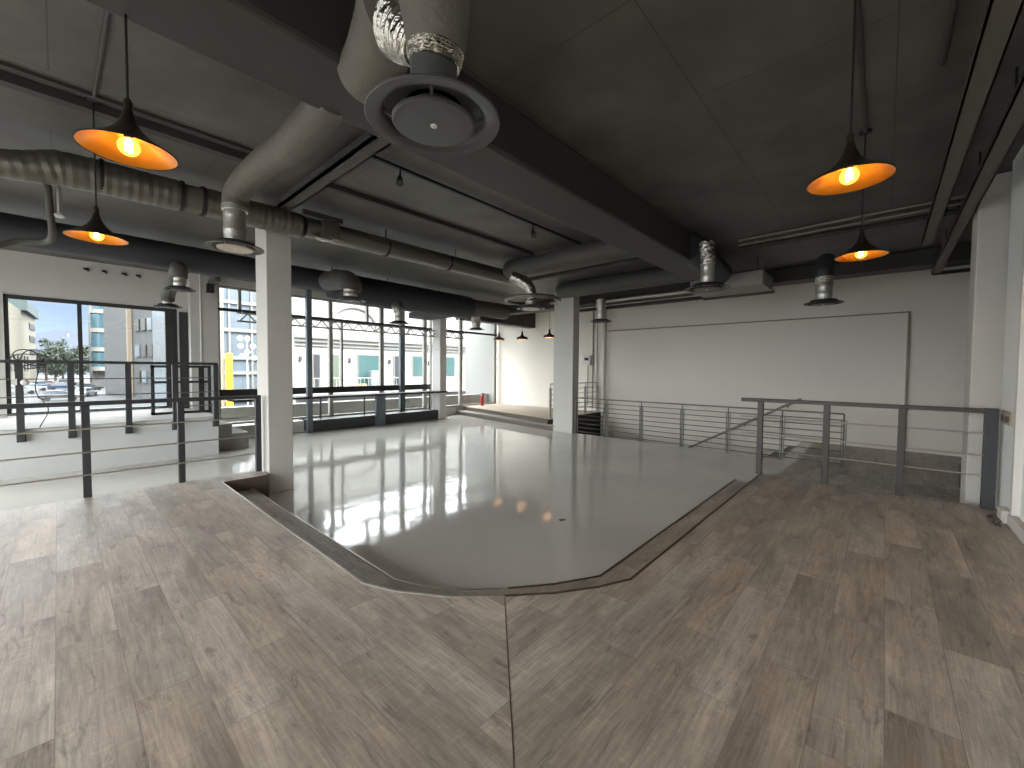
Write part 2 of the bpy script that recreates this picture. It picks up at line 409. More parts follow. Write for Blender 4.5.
# raised level by the left window with its steps
m = MB(); m.box(-5, 2.24, 10.35, 13.1, LOW, .47)
m.box(-5, 2.24, 10.34, 13.1, .47, .48, 1)
structure(m.build('floor_balcony', [M['plaster'], M['concrete']], smooth=False), 'white fronted raised level below the left window', 'floor')
m = MB(); m.box(2.24, 2.58, 10.75, 12.6, LOW, .25); m.box(2.58, 2.9, 10.75, 12.6, LOW, .03)
structure(m.build('floor_steps', M['concrete'], smooth=False), 'short grey flight of steps at the end of the raised level', 'steps')

# far landing with two steps
m = MB(); m.prism([(10.22, 7.6), (XW, 7.6), (XW, 12.72), (11.12, 12.72)], LOW, -.03, 0, 1); m.prism([(10.19, 7.6), (XW, 7.6), (XW, 12.72), (11.08, 12.72)], -.03, 0, 0, 0); m.prism([(9.87, 7.25), (10.22, 7.25), (11.2, 12.72), (10.75, 12.72)], LOW, -.19, 2, 1); m.prism([(9.84, 7.22), (10.22, 7.22), (11.2, 12.72), (10.72, 12.72)], -.19, -.16, 2, 2)
structure(m.build('floor_landing', [M['woodpale'], M['riser'], M['concrete']], smooth=False), 'pale raised landing two steps up in the far corner', 'floor')

# stairwell along the back wall
m = MB()
for i in range(20):
    y0 = 1.55 + .29 * i; z = LOW - .171 * (i + 1)
    m.box(10.06, XW, y0, y0 + .31, z - .3, z)
structure(m.build('staircase', M['treadwood'], smooth=False), 'dark stair flight going down behind the steel fence', 'stairs')
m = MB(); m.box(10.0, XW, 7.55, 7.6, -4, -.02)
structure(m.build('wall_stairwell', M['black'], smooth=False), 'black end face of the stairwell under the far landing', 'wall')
m = MB(); m.box(9.9, 10.0, 1.55, 7.6, -4, LOW - .15)
structure(m.build('wall_stairside', M['white'], smooth=False), 'white side of the stairwell under the polished floor', 'wall')

# walls
m = MB(); m.box(XW, XW + .25, -4, 13.0, -4, CEIL)
structure(m.build('wall_back', M['backwall'], smooth=False), 'long off-white back wall behind the stairwell fence', 'wall')
m = MB()   # raised panel edge on the back wall
m.box(XW - .035, XW, -.35, 7.28, -3.5, 2.86); m.box(XW - .06, XW, -.39, 7.3, 2.86, 2.89, 1); m.box(XW - .06, XW, -.39, -.35, -.32, 2.86, 1)
structure(m.build('trim_6', [M['backwall'], M['paneledge']], smooth=False), 'large raised panel with a thin edge on the back wall', 'trim')
m = MB(); m.box(-5, 7.03, -1.25, -1.0, LOW, CEIL); m.box(6.3, 7.03, -1.0, -.965, 0, CEIL)
structure(m.build('wall_right', M['litwhite'], smooth=False), 'white side wall at the end of the near rail', 'wall')
m = MB(); m.box(7.0, XW, -4.2, -4, LOW, CEIL); m.box(6.9, 7.03, -4, -1.25, LOW, CEIL)
structure(m.build('wall_alcove', M['white'], smooth=False), 'white wall closing the alcove behind the right column', 'wall')
# wall behind the viewpoint, out of view, its unglazed opening added for fill light
m = MB(); m.box(-5.25, -5, -1.25, -.8, LOW, CEIL); m.box(-5.25, -5, -.8, 13.0, 3.5, CEIL); m.box(-5.25, -5, -.8, 13.0, -3.4, 0)
structure(m.build('wall_rear', M['white'], smooth=False), 'unseen wall behind the viewpoint with a wide opening added for fill light', 'wall')
# street side: masonry around the left window and the pillar beside it
m = MB()
m.box(-1.0, 2.24, 12.95, 13.2, 2.95, CEIL); m.box(-5, -1.0, 12.95, 13.2, 3.55, CEIL)  # unseen gap left of the window, kept open and tall for extra daylight
m.box(-1.0, -.7, 12.9, 13.2, LOW, 2.95); m.box(2.2, 2.76, 12.6, 13.0, LOW, CEIL); m.box(2.0, 2.2, 12.95, 13.2, .47, 2.95)
m.box(-5, 2.24, 12.95, 13.2, -3.4, .47)
structure(m.build('wall_left', M['white'], smooth=False), 'white masonry around the left window with a broad pillar', 'wall')
m = MB(); m.box(2.76, XW + .25, 12.62, 12.95, 3.62, CEIL); m.box(2.76, XW + .25, 12.72, 12.95, -3.4, 0)
structure(m.build('wall_front', M['white'], smooth=False), 'lintel strip above the glazed street front', 'wall')
m = MB(); m.box(-5.3, XW + .3, -4.3, 13.25, CEIL, CEIL + .3)
structure(m.build('ceiling', M['ceiling'], smooth=False), 'dark painted concrete ceiling with faint panel joints', 'ceiling')

# columns
for (nm, x0, x1, y0, y1, z0, lab) in (
        ('column_1', 2.01, 2.345, 6.53, 7.0, LOW, 'square white column on the near window-side corner of the polished floor'),
        ('column_2', 9.86, 10.17, 6.6, 7.28, LOW, 'square white column beside the far landing and the fence'),
        ('column_3', 9.33, 9.62, 11.98, 12.45, LOW, 'square white column at the end of the window counter'),
        ('column_4', 7.34, 7.78, -1.6, -.76, LOW, 'wide white column behind the near right rail')):
    m = MB(); m.box(x0, x1, y0, y1, z0, CEIL)
    structure(m.build(nm, M['column'], smooth=False, bevel=.012), lab, 'column')
# blue-grey steel posts at the street front
m = MB(); m.box(4.69, 4.83, 11.98, 12.1, LOW, CEIL)
structure(m.build('column_5', M['bluecol'], smooth=False, bevel=.005), 'slim blue-grey steel column in front of the window plinth', 'column')
m = MB(); m.box(8.06, 8.25, 12.58, 12.7, 0, CEIL)
structure(m.build('column_6', M['bluecol'], smooth=False, bevel=.005), 'slim blue-grey steel column behind the window counter', 'column')
# big downstand beam
m = MB(); m.box(-5, 8.7, 2.47, 3.06, 3.34, CEIL)
structure(m.build('beam_main', M['beam'], smooth=False, bevel=.03), 'heavy dark downstand beam crossing the whole ceiling', 'beam')
m = MB(); m.box(10.9, 11.35, -4, 13.0, 3.5, CEIL)
structure(m.build('beam_back', M['beam'], smooth=False, bevel=.02), 'dark cross beam over the stairwell', 'beam')
m = MB(); m.box(9.4, 13.1, 10.6, 11.0, 3.2, CEIL); m.box(8.4, 9.3, 10.4, 12.6, 3.3, 3.5)
structure(m.build('beam_far', M['beam'], smooth=False, bevel=.02), 'dark bulkhead over the far landing', 'beam')
# plinth under the window counter
m = MB(); m.box(4.83, 9.34, 12.1, 12.75, LOW, 0)
structure(m.build('trim_7', M['plinth'], smooth=False, bevel=.01), 'charcoal plinth below the window counter', 'plinth')
m = MB(); m.box(2.9, 4.69, 12.25, 12.75, LOW, 0)
structure(m.build('trim_8', M['column'], smooth=False, bevel=.01), 'pale grey plinth behind the near column', 'plinth')
m = MB(); m.box(-5, 6.3, -1.0, -.94, 0, .11); m.box(6.3, 6.5, -.965, -.9, 0, .13)
structure(m.build('baseboard_right', M['white'], smooth=False, bevel=.006), 'white skirting block on the right wall', 'baseboard')
m = MB(); m.box(6.18, 6.26, -1.0, -.945, .12, CEIL)
structure(m.build('trim_9', M['whiteplastic'], smooth=False), 'white upright cable trunking on the right wall', 'trim')

# ---- windows
def window(name, label, x0, x1, z0, z1, y, mull, trans, fm, w=.07):
    r = thing(name, label, 'window', (x0, y, z0)); r['kind'] = 'structure'
    m = MB(); d = .1
    m.box(x0, x1, y - d / 2, y + d / 2, z1 - .08, z1); m.box(x0, x1, y - d / 2, y + d / 2, z0, z0 + .06)
    m.box(x0, x0 + .06, y - d / 2, y + d / 2, z0 + .06, z1 - .08); m.box(x1 - .06, x1, y - d / 2, y + d / 2, z0 + .06, z1 - .08)
    m.build('frame', fm, r, False)
    for (mx, w_, a, b) in mull:
        MB().box(mx - w_ / 2, mx + w_ / 2, y - .06, y + .06, a, b).build('mullion', fm, r, False)
    for (za, zb, a, b) in trans:
        MB().box(a, b, y - .07, y + .07, za, zb).build('transom', M['frame'], r, False)
    MB().box(x0 + .03, x1 - .03, y - .006, y + .006, z0 + .03, z1 - .03).build('pane', M['glass'], r, False)
    return r
window('window_1', 'wide left window over the raised level looking down the street', -.7, 2.0, .5, 2.93, 13.02,
       [(.34, .07, .5, 2.9), (1.85, .16, .5, 2.9)], [], M['frame'])
window('window_2', 'long glazed street front between the pillar and the counter end column', 2.76, 9.5, 0, 3.64, YW,
       [(5.68, .11, 0, 3.6), (6.03, .06, .9, 3.0), (7.42, .13, 0, 3.6), (9.2, .13, 0, 3.6), (3.27, .07, 2.99, 3.6), (6.9, .07, 2.99, 3.6), (4.4, .1, 0, 3.6)],
       [(2.97, 3.04, 2.76, 9.5), (.74, .93, 2.76, 9.42)], M['framelt'])
window('window_3', 'far corner glazing beside the white end wall', 9.62, 13.0, 0, 3.64, YW,
       [(10.05, .08, 3.0, 3.6), (10.95, .13, 0, 3.6), (12.9, .12, 0, 3.6)], [(2.97, 3.04, 9.62, 13.0)], M['framelt'])
# jamb post left over from a door beside the left window
m = MB(); m.box(2.03, 2.19, 12.86, 12.95, .47, 2.86)
structure(m.build('trim_10', M['frame'], smooth=False), 'dark door jamb between the left window and the pillar', 'trim')
m = MB(); m.tube([(2.4, 12.585, .5), (2.4, 12.585, CEIL)], .018, 8)
tag(m.build('conduit_pipe', M['whiteplastic']), 'thin white conduit running up the broad pillar by the left window', 'pipe')

# ================================================================== RAILINGS
def railing(name, label, posts, a, b, z0, ztop, rods, pm, rm, w=.07, rail=(.07, .05), base=0., group=None):
    """posts: list of (x, y); rail from a to b"""
    r = thing(name, label, 'railing', (posts[0][0], posts[0][1], z0 + base), group)
    for x, y in posts:
        MB().box(x - w / 2, x + w / 2, y - w / 2, y + w / 2, z0 + base, ztop - rail[1]).build('post', pm, r, False, .004)
    MB().bar((a[0], a[1], ztop - rail[1] / 2), (b[0], b[1], ztop - rail[1] / 2), rail[0], rail[1]).build('top_rail', pm, r, False, .006)
    for z in rods:
        MB().tube([(a[0], a[1], z), (b[0], b[1], z)], .009, 8).build('rod', rm, r)
    return r
railing('railing', 'charcoal railing along the window-side edge of the plank platform', [(-.66, 6.77), (.2, 6.77), (1.06, 6.77), (1.93, 6.71)], (-2.2, 6.77), (1.965, 6.71), 0, 1.105, (.79, .52, .26), M['charcoal'], M['steel'])
railing('railing', 'taupe railing standing on the platform edge before the back fence', [(6.88, 1.33), (6.88, .56), (6.88, -.17)], (6.88, 1.58), (6.88, -.9), 0, 1.105, (.83, .585, .36), M['taupe'], M['steel'])
r_ = bpy.data.objects['railing.001'] if 'railing.001' in bpy.data.objects else None
MB().box(6.83, 6.93, -.93, -.83, 0, 1.11).build('post', M['charcoal'], r_, False, .004)
railing('railing', 'dark railing side-fixed to the white front of the raised level', [(-.42, 10.28), (.144, 10.28), (.86, 10.28), (1.53, 10.28), (2.19, 10.28)], (-1.2, 10.28), (2.23, 10.28), .29, 1.6, (1.29, 1.0, .73), M['charcoal'], M['greysteel'], .085, (.06, .05))
b_ = bpy.data.objects['railing.002']
for x in (-.42, .144, .86, 1.53, 2.19):
    MB().box(x - .05, x + .05, 10.3, 10.36, .27, .4).build('fixing_plate', M['charcoal'], b_, False)

# steel fence along the stairwell: twin flat posts, eight rods
def fence(label, posts, z0, h, nrod, fm, group=None):
    a, b = Vector(posts[0]), Vector(posts[-1]); d = (b - a).normalized()
    r = thing('steel_fence', label, 'fence', (a.x, a.y, z0), group)
    for p in posts:
        m = MB()
        for s in (-1, 1):
            c = Vector(p) + d * (.035 * s)
            m.bar((c.x, c.y, z0), (c.x, c.y, z0 + h - .12), .012, .05, up=(d.y, -d.x, 0))
        c = Vector(p); m.tube([(c.x, c.y, z0), (c.x, c.y, z0 + h)], .014, 8)
        m.build('post', fm, r)
    MB().tube([(a.x, a.y, z0 + h), (b.x, b.y, z0 + h)], .016, 10).build('top_rail', fm, r)
    for i in range(nrod):
        z = z0 + .06 + (h - .06) * i / nrod
        MB().tube([(a.x, a.y, z), (b.x, b.y, z)], .0095, 8).build('rod', fm, r)
    return r
fence('long grey steel fence guarding the stairwell at the back of the polished floor', [(10, 6.58), (10, 5.58), (10, 4.59), (10, 3.565), (10, 2.555), (10, 1.54), (10, .55)], LOW, 1.02, 8, M['greysteel'])
fence('short steel fence on the far landing behind the column', [(10.2, 7.64), (11.2, 7.64), (12.2, 7.64), (13.0, 7.64)], -.0, 1.06, 6, M['framelt'])
r = thing('stair_handrail', 'sloping handrail fixed to the back wall above the descending stairs', 'handrail', (XW - .1, 1.7, .7))
MB().tube([(XW - .1, 1.6, .79), (XW - .1, 4.75, -1.06)], .032, 10).build('rail', M['framelt'], r)
for y in (1.9, 2.9, 3.9, 4.6):
    z = .79 - (y - 1.6) * .587
    MB().tube([(XW - .1, y, z), (XW - .1, y, z - .07), (XW - .03, y, z - .08)], .01, 6).build('bracket', M['black'], r)

# ================================================================== COUNTER AND WINDOW FURNITURE
r = thing('bar_counter', 'long slim dark bar counter along the street windows', 'counter', (6.6, 12.3, 0))
MB().box(2.9, 9.6, 11.88, 11.965, .64, .70).box(2.9, 4.685, 11.965, 12.5, .64, .70).box(4.835, 9.315, 11.965, 12.5, .64, .70).box(4.685, 4.835, 12.105, 12.5, .64, .70).build('counter_top', M['black'], r, False, .006)
for x in (3.7, 5.235, 6.63, 7.99, 9.2):
    MB().box(x - .02, x + .02, 12.42, 12.46, 0, .655).build('leg', M['charcoal'], r, False)
MB().box(6.8, 7.13, 11.99, 12.095, LOW, .655).build('support_panel', M['bluecol'], r, False, .005)
# truss under the transom
r = thing('lattice_truss', 'thin flat lattice truss hung across the street windows', 'truss', (6, 12.3, 2.68))
MB().bar((3.1, 12.3, 2.69), (10.75, 12.3, 2.69), .05, .04).build('lower_chord', M['framelt'], r, False)
MB().bar((3.1, 12.3, 2.9), (10.75, 12.3, 2.9), .05, .04).build('upper_chord', M['framelt'], r, False)
m = MB(); x = 3.15; k = 0
while x < 10.6:
    m.tube([(x, 12.3, 2.69 if k % 2 == 0 else 2.9), (x + .19, 12.3, 2.9 if k % 2 == 0 else 2.69)], .017, 6); x += .19; k += 1
m.build('lattice', M['greysteel'], r)
for x in (3.27, 5.68, 7.42, 9.2, 10.7): MB().bar((x, 12.3, 2.9), (x, YW, 3.0), .02, .02).build('hanger', M['frame'], r)
# low metal gate frame standing on the raised level
r = thing('metal_gate', 'open dark metal gate frame standing on the raised level by the pillar', 'gate', (1.83, 11.5, .47))
m = MB()
for x in (1.34, 2.33): m.box(x - .03, x + .03, 11.47, 11.53, .47, 1.54)
m.box(1.31, 2.36, 11.47, 11.53, 1.49, 1.54); m.box(1.31, 2.36, 11.47, 11.53, .47, .53)
m.build('frame', M['charcoal'], r, False)
MB().box(1.37, 2.3, 11.48, 11.52, 1.15, 1.2).build('mid_rail', M['charcoal'], r, False)
MB().box(2.13, 2.23, 11.48, 11.52, .53, 1.49).build('lock_stile', M['charcoal'], r, False)
# coil of black cable caught on the balcony rail
m = MB(); pts = []
for i in range(90):
    a = i * .42; rr = .13 + .05 * math.sin(i * .7)
    pts.append((-.3 + rr * math.cos(a) * 1.2, 10.26 - .02 * math.sin(i), 1.62 + rr * math.sin(a) * .9))
m.tube(smoothpath(pts, 2), .007, 6)
m.tube(smoothpath([(-.2, 10.24, 1.5), (-.25, 10.22, 1.1), (-.12, 10.22, .8), (-.22, 10.22, .5)], 6), .007, 6)
tag(m.build('cable_coil', M['cord']), 'tangled loop of black cable hanging on the raised level railing', 'cable')
m = MB(); m.box(-.5, -.44, 10.19, 10.24, 1.2, 1.3); m.ball((-.36, 10.2, 1.24), .05)
tag(m.build('rail_socket', M['whiteplastic']), 'small white plug box on the leftmost post of the raised level railing', 'socket')

# ================================================================== PENDANT LAMPS
def pendant(loc, ztop, label, group):
    """wide trumpet shade; loc is the centre of the rim"""
    x, y, z = loc
    t = thing('pendant_lamp', label, 'lamp', loc, group)
    prof = [(.016, .225), (.022, .2), (.03, .17), (.042, .14), (.062, .108), (.092, .076), (.135, .044), (.178, .018), (.205, .002), (.205, -.004)]
    o = MB().shell(prof, loc, 48).build('shade', M['shade'], t)
    inn = [(max(a - .006, .01), b - .006) for a, b in prof[:-2]] + [(.2, -.003)]
    MB().shell(inn, loc, 48).build('shade_lining', M['gold'], t)
    MB().lathe([(.017, .22), (.02, .25), (.012, .27), (.004, .275)], loc, 16).build('cord_cap', M['shade'], t)
    MB().tube([(x, y, z + .27), (x, y, ztop)], .006, 8).build('cord', M['cord'], t)
    MB().lathe([(.02, .12), (.02, .065), (.014, .06)], loc, 16).build('lamp_holder', M['cord'], t)
    b = MB().ball((x, y, z + .022), .047, 24).build('bulb', BULB, t)
    m = MB(); pts = []
    for i in range(49):
        a = i / 48 * 2 * PI * 4
        pts.append((x + .013 * math.cos(a), y + .013 * math.sin(a), z + .0 + .045 * i / 48))
    m.tube(pts, .0045, 6); m.build('filament', FIL, b)
    MB().lathe([(.05, -.0), (.05, -.02), (.02, -.03)], (x, y, ztop), 20).build('ceiling_rose', M['cord'], t)
    L = bpy.data.lights.new('bulb_light', 'POINT'); L.energy = 8.; L.color = (1., .66, .30); L.shadow_soft_size = .012
    lo = bpy.data.objects.new('bulb_light', L); COL.objects.link(lo); lo.parent = t; lo.location = (0, 0, .02)
    return t
G = 'trumpet pendant lamps'
pendant((.277, 2.996, 2.64), CEIL, 'lit gold-lined trumpet pendant before the silver duct, nearer of the window-side pair', G)
pendant((.253, 5.12, 2.62), CEIL, 'lit gold-lined trumpet pendant under the silver duct, farther of the window-side pair', G)
pendant((3.126, .188, 2.62), CEIL, 'lit gold-lined trumpet pendant over the near rail side, larger of that pair', G)
pendant((5.235, .205, 2.62), CEIL, 'lit gold-lined trumpet pendant nearest the back wall, smaller of that pair', G)

def dome(loc, ztop, label):
    x, y, z = loc
    t = thing('dome_pendant', label, 'lamp', loc, 'dark dome pendants over the far landing')
    MB().shell([(.02, .27), (.03, .26), (.03, .2), (.045, .14), (.09, .105), (.165, .085), (.185, .06), (.185, .01), (.18, 0)], loc, 32).build('shade', M['shade'], t)
    MB().lathe([(.0, .012), (.17, .012), (.17, .03), (0, .035)], loc, 32).build('lamp_face', FARGLOW, t)
    MB().tube([(x, y, z + .27), (x, y, ztop)], .006, 6).build('cord', M['cord'], t)
    return t
d0 = dome((10.25, 9.91, 2.5), CEIL, 'dark dome pendant nearest the street windows, over the far landing')
dome((10.42, 9.0, 2.5), CEIL, 'dark dome pendant in the middle of three over the far landing')
dome((10.36, 7.82, 2.5), CEIL, 'dark dome pendant nearest the far column, last of three over the landing')

# ================================================================== AIR DIFFUSERS
def diffuser(label, loc, R, neck, ztop, enamel, face, elbow=None, er=None, em=None, group='round ceiling air diffusers'):
    """loc: centre of the flange underside; R flange radius; neck radius; elbow: list of points from the top of the neck"""
    x, y, z = loc; s = R / .306
    t = thing('air_diffuser', label, 'air vent', loc, group)
    prof = [(neck, .075 * s), (.2 * s, .05 * s), (.26 * s, .03 * s), (.306 * s, .014 * s), (.308 * s, .005 * s), (.304 * s, .001 * s), (.27 * s, .004 * s), (.247 * s, .008 * s), (.238 * s, .016 * s), (.228 * s, .034 * s), (.215 * s, .055 * s), (.2 * s, .072 * s)]
    MB().shell(prof, loc, 48).build('flange', enamel, t)
    MB().lathe([(.0, .068 * s), (.21 * s, .068 * s)], loc, 40).build('throat', M['void'], t)
    dp = MB().lathe([(.0, -.012 * s), (.182 * s, -.012 * s), (.19 * s, -.006 * s), (.19 * s, .004 * s), (.175 * s, .012 * s), (0, .018 * s)], loc, 48).build('centre_disc', face, t)
    MB().lathe([(.0, -.02 * s), (.016 * s, -.018 * s), (.017 * s, -.01 * s)], loc, 16).build('screw_cap', M['whiteplastic'], dp)
    for k in range(4):
        a = k * PI / 2 + .87
        MB().bar((x + .17 * s * math.cos(a), y + .17 * s * math.sin(a), z + .01 * s), (x + .235 * s * math.cos(a), y + .235 * s * math.sin(a), z + .04 * s), .012 * s, .012 * s).build('bridge', enamel, t)
    k = 14; pp = [(x, y, z + .06 * s + (ztop - z - .06 * s) * i / k) for i in range(k + 1)]
    MB().tube(pp, [neck * (1.05 if em and i in (4, 5, 10) else 1) for i in range(k + 1)], 28).build('neck', M['galv'] if em else enamel, t)
    if elbow:
        path = smoothpath(elbow, 8)
        rs = [er * (1 + .035 * (i % 2)) for i in range(len(path))] if not isinstance(er, list) else [er[0] + (er[1] - er[0]) * i / (len(path) - 1) + .006 * (i % 2) for i in range(len(path))]
        MB().tube(path, rs, 24).build('elbow_duct', em or M['foil'], t)
    return t
# the big one straight ahead and above
t = diffuser('largest grey round diffuser hanging close overhead from a foil elbow', (1.206, 1.597, 2.65), .306, .108, 2.92, M['diff'], M['diff'])
MB().box(1.1, 1.16, 1.485, 1.5, 2.72, 2.75).build('clip', M['black'], t, False)
diffuser('round diffuser with a pale face beside the near white column', (1.25, 4.98, 2.72), .255, .098, 3.17, M['diff'], M['diffpale'], None, None, M['galv'])
diffuser('dark round diffuser on a galvanised neck by the pillar', (1.388, 8.7, 2.78), .21, .085, 3.02, M['diffdark'], M['diff'],
         [(1.388, 8.7, 2.98), (1.388, 8.71, 3.1), (1.386, 8.82, 3.17)], .11, M['greyduct'])
diffuser('dark round diffuser in front of the left window, lowest of the pair there', (1.37, 9.7, 2.594), .205, .075, 2.74, M['diffdark'], M['diff'],
         [(1.37, 9.7, 2.71), (1.37, 9.66, 2.8), (1.375, 9.45, 2.92), (1.38, 9.05, 3.08), (1.386, 8.86, 3.15)], .1, M['greyduct'])
diffuser('round diffuser hanging from a grey elbow off the black window duct', (4.05, 8.13, 2.88), .29, .14, 3.16, M['diff'], M['diff'],
         [(4.05, 8.13, 3.1), (4.06, 8.14, 3.2), (4.05, 8.4, 3.34), (3.95, 9.0, 3.38)], .2, M['greyduct'])
diffuser('dark round diffuser under the black duct between window mullions', (5.7, 8.95, 2.62), .24, .11, 2.95, M['diffdark'], M['diffdark'],
         [(5.7, 8.95, 2.9), (5.7, 8.97, 3.0), (5.72, 9.1, 3.1)], .13, M['galv'])
diffuser('dark round diffuser hanging at the far window corner', (8.9, 9.6, 2.75), .24, .12, 2.95, M['diffdark'], M['diffdark'],
         [(8.9, 9.6, 2.9), (8.88, 9.6, 3.05), (8.8, 9.55, 3.2)], .14, M['galv'])
diffuser('round pale-rimmed diffuser on a curved silver pipe before the landing', (6.05, 5.01, 2.65), .27, .1, 2.82, M['diff'], M['diffpale'],
         [(6.05, 5.01, 2.78), (6.05, 5.02, 2.95), (6.03, 5.06, 3.08), (5.97, 5.2, 3.2), (5.88, 5.35, 3.28)], .105, M['foil'])
diffuser('dark round diffuser on a short neck beside the far column', (8.56, 4.96, 2.63), .25, .1, 3.1, M['diffdark'], M['diffdark'],
         [(8.56, 4.96, 3.0), (8.56, 4.97, 3.15)], .11, M['galv'])
diffuser('round diffuser on crumpled silver neck at the end of the big beam', (6.2, 1.9, 2.66), .29, .09, 3.06, M['diffdark'], M['diff'],
         [(6.2, 1.9, 3.0), (6.2, 1.9, 3.1), (6.2, 1.91, 3.2), (6.2, 1.92, 3.32)], .1, M['foil'])
diffuser('dark round diffuser in front of the back wall panel corner', (8.65, .8, 2.64), .27, .115, 3.0, M['diffdark'], M['diffdark'],
         [(8.65, .8, 2.95), (8.65, .8, 3.02), (8.66, .8, 3.1)], .122, M['foil'])
t_ = bpy.data.objects['air_diffuser.010']
MB().tube(smoothpath([(8.66, .8, 3.08), (8.67, .8, 3.2), (8.8, .8, 3.36), (9.1, .8, 3.42), (9.6, .8, 3.45)], 8), .135, 24).build('dark_elbow', M['blackduct'], t_)
# ================================================================== DUCTS
def rough_duct(name, label, pts, r, ma, n=24, step=.06, wob=.02, sub=None):
    """duct along straight legs with slightly uneven wrap"""
    P = [Vector(p) for p in pts]; path = []; rs = []
    for a, b in zip(P, P[1:]):
        k = max(2, int((b - a).length / step))
        for i in range(k): path.append(a + (b - a) * i / k)
    path.append(P[-1])
    rnd = random.Random(len(path))
    rs = [r * (1 + wob * rnd.uniform(-1, 1) + .5 * wob * math.sin(i * .35)) for i in range(len(path))]
    m = MB(); m.tube(path, rs, n); return m
# silver spiral duct, left run (foil wrapped) and right run (bare spiral)
r = thing('spiral_duct', 'silver round duct crossing in front of the near column head', 'duct', (2, 6.2, 3.53))
def ribbed(pts, r, step, rib, seed):
    P = [Vector(p) for p in pts]; path = []
    for a, b in zip(P, P[1:]):
        k = max(2, int((b - a).length / step)); path += [a + (b - a) * i / k for i in range(k)]
    path.append(P[-1]); rnd = random.Random(seed)
    R = r if callable(r) else (lambda p: r)
    m = MB(); m.tube(path, [R(p) * (1 + rib * (1 if i % 2 else -1) * rnd.uniform(.2, 1)) for i, p in enumerate(path)], 48); return m
def rad(p): return .115 if p.x < -.4 else (.17 if p.x > .05 else .115 + .055 * (p.x + .4) / .45)
ribbed([(-4.9, 6.2, 3.38), (-.4, 6.2, 3.38), (-.15, 6.2, 3.43), (.05, 6.2, 3.485), (.3, 6.2, 3.5), (1.0, 6.2, 3.51)], rad, .04, .028, 3).build('foil_section', M['spiral'], r, False)
ribbed([(1.0, 6.2, 3.51), (1.25, 6.2, 3.515)], .15, .08, .0, 1).build('joint_section', M['clothduct'], r)
ribbed([(1.25, 6.2, 3.515), (2.33, 6.2, 3.51)], .165, .04, .028, 4).build('foil_sleeve', M['spiral'], r, False)
m = MB(); path = []; rs = []
for i in range(240):
    path.append((2.4 + 4.85 * i / 239, 6.2, 3.52)); rs.append(.142 + (.004 if i % 4 == 0 else 0))
m.tube(path, rs, 24).build('spiral_section', M['spiral'], r)
for x in (.35, 1.02, 1.22, 2.36, 3.7, 5.0): MB().tube([(x - .015, 6.2, 3.51), (x + .015, 6.2, 3.51)], .178 if x < 2 else .15, 24).build('clamp_ring', M['black'], r)
for x in (3.7, 5.2): MB().tube([(x, 6.2, 3.6), (x, 6.2, CEIL)], .008, 6).build('hanger_rod', M['black'], r)
r = thing('damper_box', 'small grey damper box with torn foil on the silver duct', 'duct box', (2.72, 6.1, 3.33))
MB().box(2.58, 2.83, 5.98, 6.1, 3.38, 3.62).build('box_body', M['spiral'], r, False, .01)
MB().box(2.3, 2.85, 5.95, 6.0, 3.62, 3.68).build('flange', M['beam'], r, False)
m = MB(); m.ball((2.62, 6.06, 3.36), .09, 16, 1.5, .8, .35); m.build('torn_foil', M['foil'], r)
# large black duct along the street side
r = thing('black_duct', 'large black round duct running along the street windows', 'duct', (5, 9.3, 3.4))
rough_duct('b', '', [(-4.9, 9.3, 3.45), (4.2, 9.3, 3.44)], .22, None, wob=.012).build('narrow_section', M['blackduct'], r)
m = rough_duct('b', '', [(4.2, 9.3, 3.42), (4.6, 9.3, 3.36), (4.601, 9.3, 3.36), (8.3, 9.3, 3.33)], .33, None, wob=.012); m.build('wide_section', M['blackduct'], r)
rough_duct('b', '', [(8.3, 9.3, 3.38), (9.9, 9.3, 3.38)], .24, None, wob=.02).build('grey_section', M['greyduct'], r)
for x in (2.5, 4.2, 5.6, 7.2): MB().tube([(x, 9.3, 3.6), (x, 9.3, CEIL)], .01, 6).build('hanger_rod', M['black'], r)
# flexible duct between the overhead diffuser and the beam, and on to the next diffuser
def flex(label, pts, r0, r1, ma, n=8, rib=.02):
    path = smoothpath(pts, n); k = len(path)
    m = MB(); m.tube(path, [(r0 + (r1 - r0) * i / (k - 1)) * (1 + rib * (i % 2)) for i in range(k)], 28)
    return m
r = thing('flexible_duct', 'sagging cloth-wrapped flexible duct with foil crumples above the largest diffuser', 'duct', (1.25, 1.9, 3.2))
flex('', [(1.206, 1.597, 2.91), (1.205, 1.59, 2.94), (1.204, 1.585, 2.97)], .114, .128, None, 6, .06).build('foil_collar', M['foil'], r)
flex('', [(1.204, 1.585, 2.96), (1.2, 1.575, 3.08), (1.19, 1.58, 3.22), (1.19, 1.64, 3.36), (1.19, 1.74, 3.42)], .13, .205, None, 8, .01).build('cloth_elbow', M['clothduct'], r)
flex('', [(1.175, 1.66, 3.0), (1.165, 1.72, 3.08), (1.17, 1.8, 3.17)], .085, .145, None, 8, .05).build('foil_crumple', M['foil'], r)
flex('', [(1.17, 1.8, 3.3), (1.22, 1.95, 3.38), (1.28, 2.12, 3.4), (1.33, 2.35, 3.36), (1.35, 2.52, 3.35)], .19, .165, None, 8, .012).build('cloth_sleeve', M['clothduct'], r)
r = thing('flexible_duct', 'cloth-wrapped flexible duct between the heavy beam and the pale-faced diffuser', 'duct', (1.36, 3.8, 3.42))
m = flex('', [(1.36, 3.0, 3.46), (1.38, 3.3, 3.43), (1.36, 3.8, 3.38), (1.35, 4.3, 3.42), (1.31, 4.75, 3.38), (1.265, 4.95, 3.27), (1.25, 4.98, 3.14)], .14, .112, None, 9, .02); m.build('cloth_sleeve', M['clothduct'], r)
